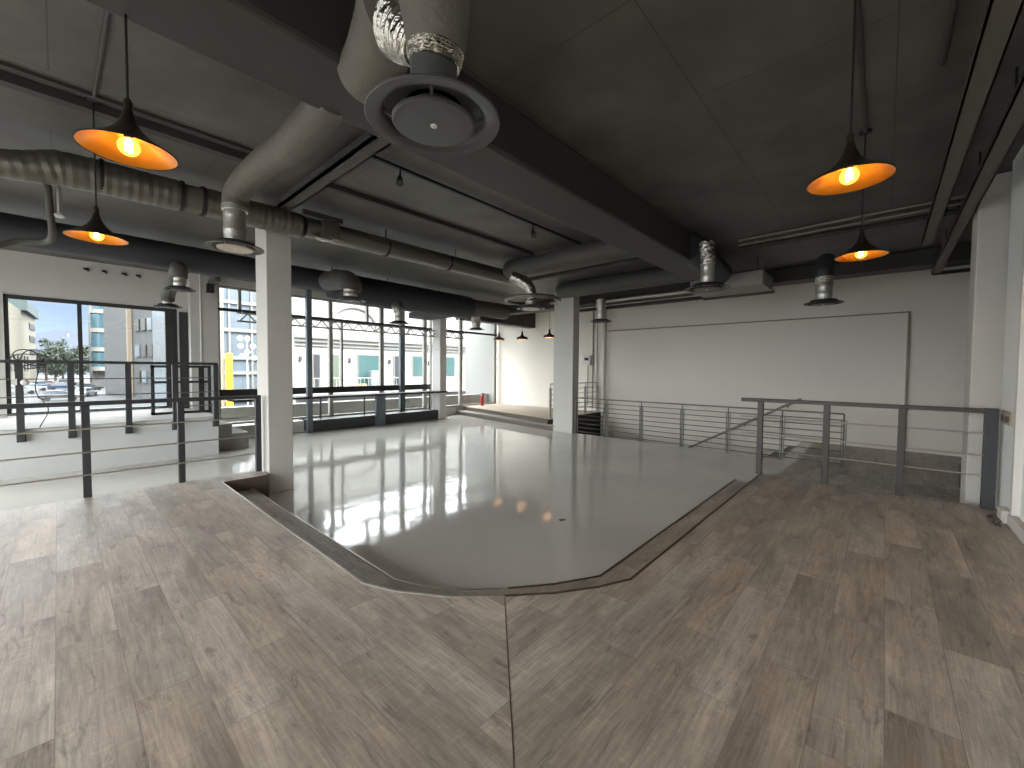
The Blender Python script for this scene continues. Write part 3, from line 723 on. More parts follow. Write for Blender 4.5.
MB().tube([(1.25, 4.98, 3.1), (1.25, 4.98, 3.15)], .116, 28).build('clamp_ring', M['galv'], r)
# cross ducts beyond the spiral run
r = thing('cross_duct', 'grey wrapped duct with a rounded end crossing toward the beam, nearer of two', 'duct', (6.4, 4.8, 3.6))
rough_duct('', '', [(6.4, 5.84, 3.59), (6.4, 3.05, 3.59)], .185, None, wob=.012).build('duct_body', M['greyduct'], r)
MB().ball((6.4, 5.84, 3.59), .185, 20).build('end_cap', M['greyduct'], r)
r = thing('cross_duct', 'grey wrapped duct reaching from the far column to the beam, farther of two', 'duct', (9, 5, 3.6))
rough_duct('', '', [(9.0, 6.35, 3.585), (9.0, 3.05, 3.585)], .2, None, wob=.012).build('duct_body', M['greyduct'], r)
MB().ball((9.0, 6.35, 3.585), .2, 20).build('end_cap', M['greyduct'], r)
r = thing('flexible_duct', 'thin looped silver pipe curling around the curved-neck diffuser', 'duct', (6.0, 4.93, 2.8))
m = MB(); pts = [(6.0 + .5 * math.cos(a + 1), 4.93 + .5 * math.sin(a + 1), 2.8) for a in [i * 2 * PI / 40 for i in range(34)]]
m.tube(pts, .035, 12).build('loop', M['spiral'], r)
# dark fat duct stub at the end of the beam
r = thing('beam_duct', 'fat black duct stub hugging the far end of the heavy beam', 'duct', (7, 2.4, 3.5))
rough_duct('', '', [(7.1, 2.5, 3.56), (8.5, 2.5, 3.46), (8.9, 2.5, 3.44)], .22, None, wob=.02).build('duct_body', M['blackduct'], r)
# air handling box near the back
r = thing('ceiling_air_box', 'pale flat air handling box hung below the ceiling near the back wall', 'air conditioner', (9.8, 2.5, 3.2))
MB().box(9.35, 10.3, 1.83, 3.22, 3.22, 3.5).build('casing', M['framelt'], r, False, .01)
MB().box(10.3, 10.33, 1.8, 3.24, 3.17, 3.24).build('drip_edge', M['frame'], r, False)
for x, y in ((9.45, 1.95), (9.45, 3.1), (10.2, 1.95), (10.2, 3.1)): MB().tube([(x, y, 3.5), (x, y, CEIL)], .008, 6).build('hanger_rod', M['black'], r)
# pipes along the back ceiling
def pipe(label, pts, r, ma, name='ceiling_pipe', cat='pipe', group=None):
    m = MB(); m.tube(pts, r, 12); return tag(m.build(name, ma), label, cat, group)
pipe('dark pipe running between the two grey cross ducts', [(7.5, 6.6, 3.62), (7.5, 3.07, 3.62)], .045, M['beam'])
pipe('bright metal pipe under the ceiling above the back wall panel', [(10.82, 6.3, 3.52), (10.82, 3.3, 3.52)], .05, M['galv'])
pipe('dark pipe beside the bright pipe above the stairwell', [(11.4, 7.6, 3.42), (11.4, 2.2, 3.42)], .05, M['beam'])
pipe('thin pale conduit crossing the ceiling toward the right column, upper of two', [(7.55, 1.85, 3.64), (7.4, -1.2, 3.64)], .022, M['spiral'])
pipe('thin pale conduit crossing the ceiling toward the right column, lower of two', [(7.62, 1.85, 3.58), (7.47, -1.2, 3.58)], .018, M['spiral'])
pipe('dark conduit across the ceiling beyond the pale pair', [(8.3, 2.2, 3.7), (8.3, -2, 3.7)], .04, M['beam'])
pipe('thin vertical grey downpipe on the back wall beside the panel edge', [(12.98, 7.36, -1.2), (12.98, 7.36, CEIL)], .06, M['column'], 'downpipe')
pipe('thin dark conduit running down from the meter box on the back wall', [(13.06, 8.08, .2), (13.06, 8.08, 1.75)], .018, M['framelt'], 'conduit_pipe')
pipe('taller grey conduit beside the meter box on the back wall', [(13.05, 7.87, .1), (13.05, 7.87, CEIL)], .025, M['framelt'], 'conduit_pipe')
pipe('slim conduit between the meter box and the downpipe', [(13.05, 7.7, .1), (13.05, 7.7, CEIL)], .018, M['framelt'], 'conduit_pipe')
r = thing('meter_box', 'small white meter box with a dark window on the back wall', 'meter', (13.0, 8.1, 1.75))
MB().box(12.96, 13.08, 7.93, 8.24, 1.68, 2.04).build('box_body', M['whiteplastic'], r, False, .008)
MB().box(12.95, 12.965, 8.0, 8.17, 1.85, 1.95).build('display_window', M['black'], r, False)

# ceiling rails and lights
r = thing('track_rail', 'thin black lighting track along the ceiling beyond the beam', 'light track', (4, 4.1, 3.74))
MB().box(2.1, 6.4, 4.08, 4.12, 3.735, 3.765).build('track', M['black'], r, False)
for x in (2.3, 4.3, 6.2): MB().tube([(x, 4.1, 3.76), (x, 4.1, CEIL)], .006, 6).build('hanger', M['black'], r)
def spot(label, x, y):
    t = thing('track_spotlight', label, 'spotlight', (x, y, 3.55), 'black track spotlights')
    MB().tube([(x, y, 3.735), (x, y, 3.64)], .012, 8).build('stem', M['black'], t)
    a = Vector((x - .01, y - .01, 3.64)); d = Vector((-.35, -.5, -.8)).normalized()
    MB().tube([a - d * .03, a + d * .02, a + d * .08, a + d * .11], [.018, .032, .036, .04], 20).build('lamp_head', M['black'], t)
    MB().tube([a + d * .108, a + d * .112], .028, 16).build('lens', M['diff'], t)
spot('black track spotlight nearer the big overhead diffuser', 2.63, 4.1)
spot('black track spotlight farther along the track near the cross duct', 4.98, 4.1)
m = MB(); m.box(-4.9, 1.5, 5.15, 5.25, 3.72, 3.799); m.box(-4.9, 1.5, 5.0, 5.06, 3.77, 3.799)
tag(m.build('cable_channel', M['beam'], smooth=False), 'dark ribbed cable channel on the ceiling above the window-side pendants', 'cable channel')
m = MB(); m.box(2.1, 6.3, 5.16, 5.22, 3.74, 3.8)
tag(m.build('cable_channel', M['beam'], smooth=False), 'dark cable channel on the ceiling between the track and the spiral duct', 'cable channel')
m = MB(); m.box(2.04, 2.2, 3.08, 6.15, 3.66, 3.7); m.box(2.04, 2.06, 3.08, 6.15, 3.66, 3.78); m.box(2.18, 2.2, 3.08, 6.15, 3.66, 3.78)
tag(m.build('steel_channel', M['greyduct'], smooth=False), 'grey steel channel bridging from the beam to the damper box', 'channel')
m = MB(); m.tube([(.27, 3.2, 3.785), (.255, 5.05, 3.785)], .016, 8)
tag(m.build('conduit_pipe', M['beam']), 'dark conduit on the ceiling feeding the farther window-side pendant', 'conduit')
m = MB(); m.tube([(3.3, .19, 3.785), (5.2, .205, 3.785)], .016, 8)
tag(m.build('conduit_pipe', M['beam']), 'dark conduit on the ceiling feeding the pendant nearest the back wall', 'conduit')
# ceiling trays on the right
def tray(label, x0, x1, y, z, w, hook=False):
    t = thing('cable_tray', label, 'cable tray', (x0, y, z))
    m = MB(); m.box(x0, x1, y - w / 2, y + w / 2, z, z + .012); m.box(x0, x1, y - w / 2, y - w / 2 + .012, z, z + .06); m.box(x0, x1, y + w / 2 - .012, y + w / 2, z, z + .06)
    m.build('tray_body', M['tray'], t, False)
    x = x0 + .5
    while x < x1:
        MB().tube([(x, y, z + .05), (x, y, CEIL)], .008, 6).build('hanger_rod', M['black'], t); x += 1.6
    if hook: MB().box(x1 - .03, x1 + .03, y - .5, y + .05, z - .02, z + .04).build('end_bracket', M['black'], t, False)
tray('dark cable tray on the right ceiling, the one nearer the pendants', -2, 8.75, -.41, 3.4, .13)
tray('dark cable tray on the right ceiling beside the side wall, ending in a bracket', -2, 11.4, -.67, 3.4, .13, True)
pipe('thin dark pipe on the ceiling between the right pendants and the cable trays', [(-1, -.25, 3.76), (4.4, -.25, 3.76)], .018, M['beam'])
# corner drain pipe at the left
r = thing('drain_pipe', 'pale drain pipe bending from the silver duct toward the left window wall', 'pipe', (-.02, 6.35, 3))
MB().tube(smoothpath([(-.03, 6.35, 3.45), (-.02, 6.35, 3.1), (-.01, 6.37, 2.86), (-.06, 6.5, 2.79), (-.25, 6.55, 2.76), (-.45, 6.5, 2.64), (-.6, 6.45, 2.58)], 8), .03, 12).build('pipe_run', M['greyduct'], r)
MB().tube([(.045, 6.35, 3.45), (.045, 6.35, 3.08)], .02, 10).build('hanger', M['galv'], r)
MB().ball((.045, 6.35, 3.05), .035, 12, 1.4, 1, .7).build('fitting', M['whiteplastic'], r)
# mounts left on the wall above the left window
for k, (x, lab) in enumerate(((.46, 'first'), (.74, 'second'), (1.06, 'third'), (1.3, 'fourth'))):
    m = MB(); m.box(x - .04, x + .04, 12.9, 12.96, 3.6, 3.64); m.tube([(x, 12.93, 3.62), (x + .03, 12.87, 3.58)], .02, 8)
    tag(m.build('wall_bracket', M['black'], smooth=False), lab + ' small dark bracket, counted from the street corner, on the wall over the left window', 'bracket', 'brackets over the left window')
# dark bracket lamp on the pillar head
r = thing('beam_bracket', 'dark steel bracket at the head of the broad pillar', 'bracket', (2.7, 12.4, 3.4))
MB().bar((2.62, 12.58, 3.62), (2.62, 11.9, 3.62), .12, .1).build('arm', M['greyduct'], r, False)
MB().box(2.52, 2.66, 12.44, 12.58, 3.36, 3.58).build('plate', M['black'], r, False)

# scraps on the polished floor
for (sx_, sy_, ma_, lab_) in ((4.35, 3.3, 'whiteplastic', 'tiny white paper scrap lying on the polished floor'), (4.07, 2.85, 'nosing_dark', 'tiny dark scrap lying on the polished floor')):
    m = MB(); m.add([(sx_ - .05, sy_ - .012, LOW + .002), (sx_ + .03, sy_ - .03, LOW + .008), (sx_ + .05, sy_ + .01, LOW + .003), (sx_ - .03, sy_ + .03, LOW + .012),
                     (sx_ - .05, sy_ - .012, LOW + .001), (sx_ + .03, sy_ - .03, LOW + .001), (sx_ + .05, sy_ + .01, LOW + .001), (sx_ - .03, sy_ + .03, LOW + .001)],
                    [(0, 1, 2, 3), (7, 6, 5, 4), (0, 4, 5, 1), (1, 5, 6, 2), (2, 6, 7, 3), (3, 7, 4, 0)])
    tag(m.build('paper_scrap', M[ma_], smooth=False), lab_, 'scrap')
# switch, extinguisher, boxes
r = thing('light_switch', 'beige double light switch on the right wall near the rail end', 'switch', (6.86, -.962, 1.02))
MB().box(6.42, 6.86, -.966, -.945, .965, 1.1).build('plate', M['switch'], r, False, .004)
for x in (6.54, 6.74): MB().box(x - .06, x + .06, -.945, -.935, .995, 1.055).build('rocker', M['nosing_dark'], r, False)
m = MB(); m.tube(smoothpath([(6.1, -.87, .015), (6.2, -.84, .012), (6.35, -.86, .02), (6.45, -.83, .012), (6.5, -.88, .015), (6.3, -.9, .02), (6.15, -.85, .01)], 6), .007, 6)
tag(m.build('loose_cable', M['nosing_dark']), 'loose brown cable end on the planks by the right wall', 'cable')
r = thing('fire_extinguisher', 'red fire extinguisher standing on the far landing by the window', 'fire extinguisher', (11.8, 12.35, 0))
MB().lathe([(0, 0), (.075, 0), (.082, .02), (.082, .36), (.07, .42), (.03, .45), (.025, .49)], (11.8, 12.35, 0), 24).build('cylinder', M['red'], r)
MB().box(11.77, 11.83, 12.25, 12.4, .49, .52).build('handle', M['black'], r, False)
MB().tube(smoothpath([(11.8, 12.3, .5), (11.72, 12.27, .46), (11.7, 12.27, .3), (11.71, 12.27, .12)], 6), .013, 8).build('hose', M['black'], r)
m = MB(); m.box(9.55, 9.68, -1.05, -.92, LOW, LOW + .36)
tag(m.build('floor_box', M['treadwood'], smooth=False, bevel=.01), 'small dark box on the floor just behind the wide right column', 'box')

# ================================================================== OUTSIDE
ZS = -3.4
m = MB(); m.box(-160, 220, -90, 420, ZS - .3, ZS)
structure(m.build('street', M['street'], smooth=False), 'grey asphalt street far below the windows', 'street')
m = MB(); m.box(2.8, 13.1, 13.35, 13.6, ZS, .34); m.box(2.8, 13.1, 13.3, 13.65, .34, .4)
structure(m.build('wall_parapet', M['concrete'], smooth=False), 'low grey parapet just outside the street windows', 'wall')
m = MB(); m.box(13.12, 13.4, 13.02, 14.9, ZS, 6)
structure(m.build('wall_outer_fin', M['facade'], smooth=False), 'white party wall running on outside the far corner glazing', 'wall')

# white facade across the street
Yf = 28.
b = thing('white_building', 'white rendered building with ledges straight across the street', 'building', (20, Yf, ZS))
m = MB(); m.box(10.2, 45, Yf, Yf + 4, ZS, 7.7)
m.build('wall', M['facade'], b, False)
m = MB(); m.box(10.1, 45, Yf - .35, Yf, 3.45, 3.75); m.box(10.1, 45, Yf - .2, Yf, 3.2, 3.45); m.box(10.1, 45, Yf - .12, Yf, 2.95, 3.02)
m.box(10.1, 45, Yf - .3, Yf, 7.4, 7.7); m.build('cornice', M['facadetrim'], b, False)
m = MB(); m.box(10.1, 45, Yf - 1.4, Yf, -.35, -.1); m.build('balcony_ledge', M['facade'], b, False)
for x0, x1, z0, z1, mm in ((11.32, 11.72, .25, 2.4, 'facadedark'), (12.42, 13.0, .3, 2.4, 'facadegreen'), (14.45, 16.15, .3, 2.45, 'facadewin'), (17.4, 17.85, .3, 2.45, 'facadedark'), (19.05, 19.9, .9, 2.5, 'facadewin'), (22.4, 23.3, .9, 2.5, 'facadewin'), (25.6, 26.7, 4.2, 5.2, 'glassb')):
    f = MB(); f.box(x0 - .08, x1 + .08, Yf - .08, Yf + .02, z0 - .08, z1 + .1); fo = f.build('window', M['facadetrim'], b, False)
    MB().box(x0, x1, Yf - .1, Yf - .06, z0, z1).build('pane', M[mm], fo, False)
for xc in (14.2, 20.4):
    m = MB(); pts = [(xc + 1.7 * math.cos(a), Yf - .06, 4.3 + 1.5 * math.sin(a)) for a in [PI * i / 20 for i in range(21)]]
    m.tube(pts, .09, 8); m.build('arch_moulding', M['facadetrim'], b)
m = MB(); m.tube([(10.2, Yf - 1.35, .85), (45, Yf - 1.35, .85)], .025, 6)
x = 10.3
while x < 32: m.tube([(x, Yf - 1.35, -.1), (x, Yf - 1.35, .85)], .014, 5); x += .28
m.build('balcony_railing', M['framelt'], b)
for x, z in ((10.5, 2.15), (13.8, 2.12), (16.95, 2.1), (20.6, 2.05)):
    MB().box(x - .06, x + .06, Yf - .16, Yf, z - .22, z + .1).build('wall_lamp', M['frame'], b, False)
# things on that balcony
m = MB(); m.box(15.0, 15.85, Yf - .9, Yf - .5, -.1, 1.35)
tag(m.build('air_unit', M['bluecol'], smooth=False, bevel=.03), 'grey air unit on the balcony of the white building', 'air unit')
for x, lab in ((13.9, 'left'), (14.35, 'right')):
    m = MB(); m.lathe([(.0, 0), (.14, 0), (.2, .5), (.22, .52), (.18, .53), (0, .5)], (x, Yf - 1.0, -.1), 16)
    tag(m.build('planter_pot', M['terracotta']), f'terracotta planter pot on the white building balcony, {"beside the air unit" if lab == "right" else "farther from the air unit"}', 'pot')
t = thing('balcony_plant', 'bushy green plant on the balcony of the white building', 'plant', (17.0, Yf - 1.0, -.1))
m = MB()
for i in range(70):
    c = (17.0 + random.gauss(0, .28), Yf - 1.0 + random.gauss(0, .15), .55 + random.gauss(0, .22)); a = random.uniform(0, 6.28)
    d = Vector((math.cos(a), math.sin(a), random.uniform(-.3, .8))) * .14; e = Vector((-math.sin(a), math.cos(a), .2)) * .05
    c = Vector(c); m.add([c - d, c + e, c + d, c - e], [(0, 1, 2, 3)])
m.build('foliage', M['leaf'], t)
MB().lathe([(0, 0), (.16, 0), (.2, .36), (0, .36)], (17.0, Yf - 1.0, -.1), 14).build('pot', M['terracotta'], t)

# glassy building, yellow post and lamp cluster seen between pillar and column
b = thing('glass_building', 'blue-grey glazed building with pale floor bands beyond the yellow post', 'building', (9, 42, ZS))
MB().box(6.5, 16, 42, 55, ZS, 14).build('curtain_wall', M['glassb'], b, False)
for z in (-1.5, .9, 2.2, 4.6, 7.0, 9.4, 11.8): MB().box(6.4, 16.05, 41.8, 42, z, z + .3).build('floor_band', M['facadetrim'], b, False)
for x in (6.6, 8.2, 9.9, 11.6): MB().box(x, x + .16, 41.85, 42, ZS, 14).build('fin', M['facadetrim'], b, False)
r = thing('yellow_post', 'tall bright yellow post outside beside the near column', 'post', (5.58, 23.6, ZS))
MB().box(5.45, 5.72, 23.5, 23.72, ZS, 2.2).build('post_body', M['yellow'], r, False, .03)
for z in (.3, 1.3, 1.95): MB().box(5.44, 5.73, 23.49, 23.5, z, z + .05).build('band', M['nosing_dark'], r, False)
m = MB(); m.tube([(5.4, 23.95, ZS), (5.4, 23.95, 9)], .07, 10)
tag(m.build('street_pole', M['orangepole']), 'slender salmon street pole behind the yellow post', 'pole')
r = thing('street_lamp', 'street lamp with a cluster of white globes beside the yellow post', 'street lamp', (6.6, 24.5, ZS))
MB().tube([(6.6, 24.5, ZS), (6.6, 24.5, 3.1)], .04, 8).build('post', M['framelt'], r)
for dx, z in ((-.3, 2.6), (-.22, 2.1), (0, 3.0), (.25, 2.6), (.3, 2.0), (0, 2.3), (-.32, 3.0)):
    MB().ball((6.6 + dx, 24.45, z), .13, 12).build('globe', M['whiteplastic'], r)

# street scene through the left window
b = thing('cream_building', 'cream corner building with a teal roof edge down the street', 'building', (-8, 150, ZS))
MB().prism([(-4.0, 175), (-6.8, 128.8), (-40, 128.8), (-40, 175)], ZS, 14.6).build('wall', M['cream'], b, False)
MB().prism([(-3.2, 176.5), (-4.6, 150), (-40, 150), (-40, 176.5)], 14.6, 17).build('roof', M['teal'], b, False)
for k, z in enumerate((1.0, 4.4, 7.8, 11.0)):
    f0, f1 = (-4.03 + .0, 173), (-4.6, 164)
    MB().bar((-4.1, 173.2, z + .8), (-4.75, 162.5, z + .8), .25, 1.5).build('window', M['facadedark'], b, False)
for y in range(132, 162, 5):
    x = -6.8 + 2.8 * (y - 128.8) / 46.2
    MB().bar((x + .05, y, 2.2), (x + .16, y + 1.6, 2.2), .25, 3.6).build('window', M['facadedark'], b, False)
b = thing('bay_tower', 'brown-grey tower with stacked cyan bay windows', 'building', (8, 145, ZS))
MB().box(5.6, 12, 143, 156, ZS, 40).build('wall', M['towerg'], b, False)
for z in (1.5, 6.2, 10.8, 15.4, 20., 24.6):
    f = MB().lathe([(0, 0), (1.7, 0), (1.7, 3.4), (0, 3.4)], (7.2, 142.6, z), 24).build('bay_window', M['cyan'], b)
    MB().lathe([(0, -1.0), (1.8, -1.0), (1.8, 0), (0, 0)], (7.2, 142.6, z), 24).build('spandrel', M['facadetrim'], f)
b = thing('concrete_building', 'weathered grey concrete building filling the left window side', 'building', (9, 88, ZS))
MB().prism([(10.9, 77.5), (5.4, 99), (30, 106), (36, 84)], ZS, 34).build('wall', M['grayb'], b, False)
MB().tube([(7.85, 89.0, ZS), (7.85, 89.0, 34)], .5, 6).build('pilaster', M['tan'], b)
dv = Vector((10.9 - 5.4, 77.5 - 99)).normalized()
for k in range(5):
    for z in (-1, 3, 7, 11, 15):
        p = Vector((8.1, 88.45)) + dv * (1.2 + k * 2.1)
        MB().bar((p.x - .1, p.y, z + 1), (p.x + dv.x * 1.5 - .1, p.y + dv.y * 1.5, z + 1), .3, 1.8).build('window', M['frame'] if (k + int(z)) % 3 else M['glassb'], b, False)

def tree(label, x, y, h, w, seed):
    rnd = random.Random(seed)
    t = thing('street_tree', label, 'tree', (x, y, ZS), 'trees at the end of the street')
    MB().tube([(x, y, ZS), (x + .1, y, ZS + h * .5)], [.35, .2], 8).build('trunk', M['bark'], t)
    m = MB()
    cl = [(rnd.uniform(0, 6.28), rnd.uniform(0, w * .38), rnd.uniform(.32, .88)) for _ in range(26)]
    for a, q, hh in cl:
        c0 = Vector((x + q * math.cos(a), y + q * math.sin(a), ZS + h * hh)); rr = w * rnd.uniform(.1, .17)
        for _ in range(70):
            n = Vector((rnd.gauss(0, 1), rnd.gauss(0, 1), rnd.gauss(0, 1))).normalized()
            c = c0 + n * rr * rnd.uniform(.6, 1.05); u = n.orthogonal().normalized() * rnd.uniform(.18, .42); v = n.cross(u).normalized() * rnd.uniform(.15, .35)
            t_ = n * rnd.uniform(-.15, .15)
            m.add([c - u, c - v + t_, c + u, c + v - t_], [(0, 1, 2, 3)])
    m.build('crown', M['leaf'], t, False)
tree('tall green tree beside the cream building down the street', -2.4, 185, 14, 13, 1)
tree('broad green tree in the middle of the street end', 1.0, 190, 9.5, 12, 2)
tree('green tree beside the bay window tower at the street end', 4.6, 175, 11.5, 11, 3)
tree('low green tree just behind the broad one at the street end', -.6, 205, 9, 12, 4)
# hazy slope closing the view
m = MB(); vs = []; fs = []
for i in range(41):
    for j in range(9):
        x = -300 + i * 15; hgt = (9 + 18 * (.5 + .5 * math.sin(i * .35 + 1)) + 5 * math.sin(i * 1.3)) * (j / 8) ** 1.2
        vs.append((x, 330 + j * 12, ZS + hgt))
for i in range(40):
    for j in range(8): fs.append((i * 9 + j, i * 9 + j + 1, (i + 1) * 9 + j + 1, (i + 1) * 9 + j))
m.add(vs, fs)
structure(m.build('hills', M['mountain']), 'hazy blue hillside closing the street', 'hills')

def car(label, x, y, rz, ma, first=None):
    t = thing('car', label, 'car', (0, 0, 0), 'cars in the street below')
    m = MB()
    m.add([(-2.1, -.85, .35), (2.1, -.85, .35), (2.15, -.85, .75), (1.1, -.85, .92), (-1.9, -.85, .95), (-2.15, -.85, .7),
           (-2.1, .85, .35), (2.1, .85, .35), (2.15, .85, .75), (1.1, .85, .92), (-1.9, .85, .95), (-2.15, .85, .7)],
          [(0, 1, 2, 3, 4, 5), (11, 10, 9, 8, 7, 6), (0, 6, 7, 1), (1, 7, 8, 2), (2, 8, 9, 3), (3, 9, 10, 4), (4, 10, 11, 5), (5, 11, 6, 0)])
    m.build('body', ma, t, False, .06)
    c = MB(); c.add([(-1.8, -.78, .92), (1.05, -.78, .9), (.35, -.66, 1.42), (-1.3, -.66, 1.45), (-1.8, .78, .92), (1.05, .78, .9), (.35, .66, 1.42), (-1.3, .66, 1.45)],
                    [(0, 1, 2, 3), (7, 6, 5, 4), (0, 4, 5, 1), (1, 5, 6, 2), (2, 6, 7, 3), (3, 7, 4, 0)])
    c.build('cabin', M['carglass'], t, False, .04)
    MB().add([(-1.3, -.66, 1.45), (.35, -.66, 1.42), (.35, .66, 1.42), (-1.3, .66, 1.45), (-1.2, -.6, 1.5), (.25, -.6, 1.48), (.25, .6, 1.48), (-1.2, .6, 1.5)],
             [(4, 5, 6, 7), (0, 1, 5, 4), (1, 2, 6, 5), (2, 3, 7, 6), (3, 0, 4, 7)]).build('roof', ma, t, False)
    for sx in (-1.3, 1.3):
        for sy in (-.84, .84):
            MB().tube([(sx, sy - .08, .32), (sx, sy + .08, .32)], .32, 16).build('wheel', M['tyre'], t)
    t.location = (x, y, ZS); t.rotation_euler = (0, 0, rz); return t
car('grey car parked across the street view, nearest in the left window', .1, 88, .1, M['cargrey'])
car('white car waiting at the left side of the street', -4.6, 112, .15, M['carwhite'])
car('white car in front of the grey concrete building', 2.9, 97, 1.2, M['carwhite'])
car('white car behind the nearest white one on the left side', -3.4, 125, .1, M['carwhite'])
car('blue car crossing in the middle of the street', .6, 128, .0, M['carblue'])
car('red car near the foot of the street trees', -1.6, 150, .1, M['carred'])
car('grey car beside the bay tower', 4.2, 122, .3, M['cargrey'])
car('white car below the street trees', 1.6, 158, .05, M['carwhite'])
car('blue car by the cream building', -2.4, 141, .2, M['carblue'])

def person(label, x, y, step):
    t = thing('person', label, 'person', (x, y, ZS), 'people walking in the street')
    V = [(0, 0, .95), (0, 0, 1.2), (0, 0, 1.42), (0, 0, 1.52), (0, 0, 1.66), (.19, 0, 1.4), (.25, .05, 1.12), (.24, -.08, .88), (-.19, 0, 1.4), (-.25, -.05, 1.12), (-.24, .1, .88),
         (.1, 0, .9), (.12, step, .5), (.12, step * .4, .08), (.12, step * .4 - .16, .04), (-.1, 0, .9), (-.12, -step, .5), (-.12, -step * 1.6, .1), (-.12, -step * 1.6 - .16, .06)]
    E_ = [(0, 1), (1, 2), (2, 3), (3, 4), (2, 5), (5, 6), (6, 7), (2, 8), (8, 9), (9, 10), (0, 11), (11, 12), (12, 13), (13, 14), (0, 15), (15, 16), (16, 17), (17, 18)]
    Rr = [.15, .15, .15, .06, .1, .07, .05, .04, .07, .05, .04, .1, .075, .05, .05, .1, .075, .05, .05]
    me = bpy.data.meshes.new('body'); me.from_pydata(V, E_, []); me.materials.append(M['cloth'])
    o = bpy.data.objects.new('body', me); COL.objects.link(o); o.parent = t
    o.modifiers.new('skin', 'SKIN'); 
    sv = me.skin_vertices[0].data if me.skin_vertices else None
    if sv is None:
        me.attributes.new('x', 'FLOAT', 'POINT')
    else:
        for i, rr in enumerate(Rr): sv[i].radius = (rr, rr)
        sv[0].use_root = True
    o.modifiers.new('sub', 'SUBSURF').levels = 1
    hb = MB(); hb.ball((x, y, ZS + 1.69), .11, 12, .9, 1, 1.15); hb.build('hair', M['black'], t)
    return t
person('person in dark clothes crossing the street beside the grey car', -1.1, 112, .22)
person('person in dark clothes walking in front of the grey building', 4.0, 100, .18)

# ================================================================== LIGHT
W = bpy.data.worlds.new('World'); bpy.context.scene.world = W; W.use_nodes = True
nt = W.node_tree; nt.nodes.clear()
out = nt.nodes.new('ShaderNodeOutputWorld'); bg = nt.nodes.new('ShaderNodeBackground')
tc = nt.nodes.new('ShaderNodeTexCoord'); sp = nt.nodes.new('ShaderNodeSeparateXYZ')
nt.links.new(tc.outputs['Generated'], sp.inputs[0])
rp = nt.nodes.new('ShaderNodeValToRGB'); e = rp.color_ramp.elements      # heavy cloud low over the street
e[0].position = 0.; e[0].color = (.034, .043, .055, 1)
e[1].position = .9; e[1].color = (.62, .645, .655, 1)
k = e.new(.10); k.color = (.022, .029, .040, 1)
k = e.new(.14); k.color = (.10, .11, .12, 1)
k = e.new(.21); k.color = (.40, .415, .425, 1)
k = e.new(.38); k.color = (.585, .61, .62, 1)
rq = nt.nodes.new('ShaderNodeValToRGB'); e = rq.color_ramp.elements      # brighter half of the sky, behind the viewpoint
e[0].position = 0.; e[0].color = (.19, .2, .205, 1)
e[1].position = .9; e[1].color = (.62, .645, .655, 1)
sx = nt.nodes.new('ShaderNodeMapRange'); sx.inputs['From Min'].default_value = -.1; sx.inputs['From Max'].default_value = -.5
smx = nt.nodes.new('ShaderNodeMix'); smx.data_type = 'RGBA'
nt.links.new(sp.outputs[0], sx.inputs[0]); nt.links.new(sx.outputs[0], smx.inputs[0])
nt.links.new(sp.outputs[2], rq.inputs[0]); nt.links.new(rp.outputs[0], smx.inputs[6]); nt.links.new(rq.outputs[0], smx.inputs[7])
cl = nt.nodes.new('ShaderNodeTexNoise'); cl.inputs['Scale'].default_value = 5.; cl.inputs['Detail'].default_value = 5
nt.links.new(tc.outputs['Generated'], cl.inputs['Vector'])
mr = nt.nodes.new('ShaderNodeMapRange'); mr.inputs['To Min'].default_value = .7; mr.inputs['To Max'].default_value = 1.3
nt.links.new(cl.outputs['Fac'], mr.inputs[0])
sc_ = nt.nodes.new('ShaderNodeVectorMath'); sc_.operation = 'SCALE'
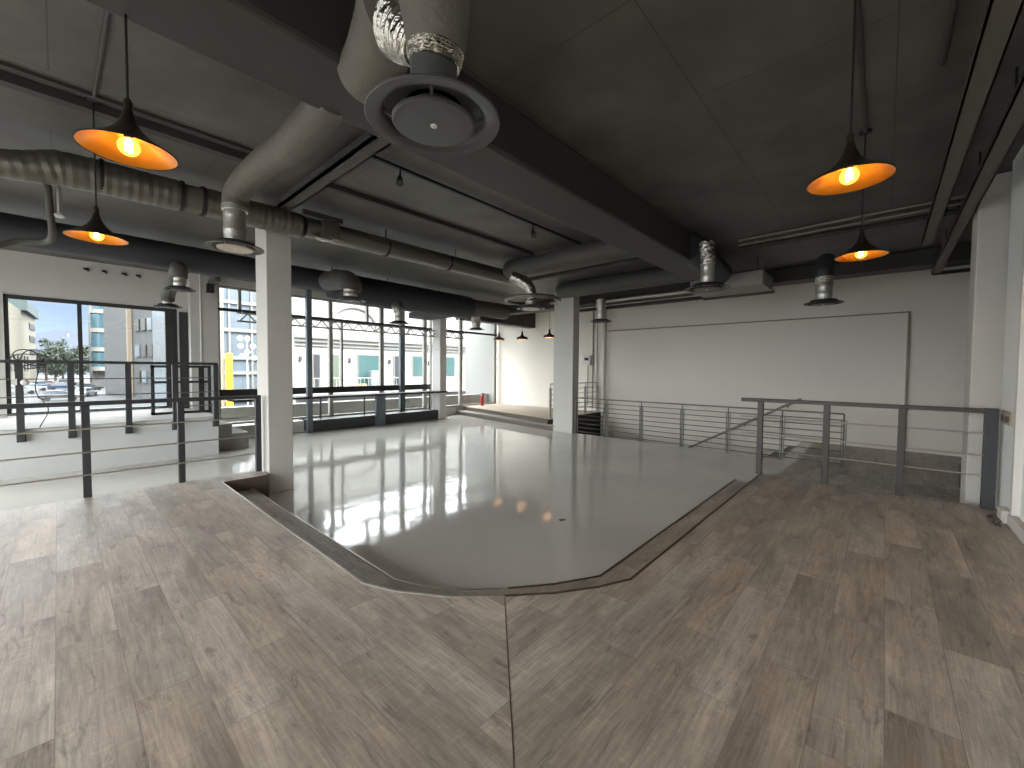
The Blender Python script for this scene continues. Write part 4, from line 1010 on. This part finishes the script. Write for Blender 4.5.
nt.links.new(sp.outputs[2], rp.inputs[0]); nt.links.new(smx.outputs[2], sc_.inputs[0]); nt.links.new(mr.outputs[0], sc_.inputs['Scale'])
nt.links.new(sc_.outputs[0], bg.inputs[0]); bg.inputs[1].default_value = 11.
nt.links.new(bg.outputs[0], out.inputs[0])
S = bpy.data.lights.new('sun', 'SUN'); S.energy = 4.; S.angle = .03; S.color = (1., .96, .9)
so = bpy.data.objects.new('sun', S); COL.objects.link(so)
so.rotation_euler = Vector((-.38, .72, -.72)).to_track_quat('-Z', 'Y').to_euler()

# ================================================================== CAMERA
F, YAW, PITCH, ROLL = 411.4, math.radians(47.82), math.radians(2.01), math.radians(.40)
cam = bpy.data.cameras.new('camera'); cam.sensor_width = 36.; cam.lens = 36. * F / 1024; cam.clip_end = 1500; cam.clip_start = .05
co = bpy.data.objects.new('camera', cam); COL.objects.link(co)
right = Vector((.672, -.741, .007)); fwd = Vector((.741, .671, -.035))
c, s = math.cos, math.sin
Mw = Matrix(((1, 0, 0), (0, 0, -1), (0, 1, 0)))
Rz = Matrix(((c(YAW), -s(YAW), 0), (s(YAW), c(YAW), 0), (0, 0, 1)))
Rx = Matrix(((1, 0, 0), (0, c(PITCH), -s(PITCH)), (0, s(PITCH), c(PITCH))))
Rr = Matrix(((c(ROLL), -s(ROLL), 0), (s(ROLL), c(ROLL), 0), (0, 0, 1)))
RR = Rr @ Rx @ Mw @ Rz          # rows: right, down, forward
rt, dn, fw = Vector(RR[0]), Vector(RR[1]), Vector(RR[2])
mw = Matrix((rt, -dn, -fw)).transposed().to_4x4(); mw.translation = (0, 0, 1.5)
co.matrix_world = mw
bpy.context.scene.camera = co
sc = bpy.context.scene
sc.view_settings.view_transform = 'Standard'; sc.view_settings.look = 'None'
sc.view_settings.gamma = 1.; sc.view_settings.use_curve_mapping = False
sc.view_settings.exposure = 1.27
sc.cycles.use_denoising = True
sc.cycles.max_bounces = 10; sc.cycles.diffuse_bounces = 6; sc.cycles.transparent_max_bounces = 16
sc.cycles.sample_clamp_indirect = 8.
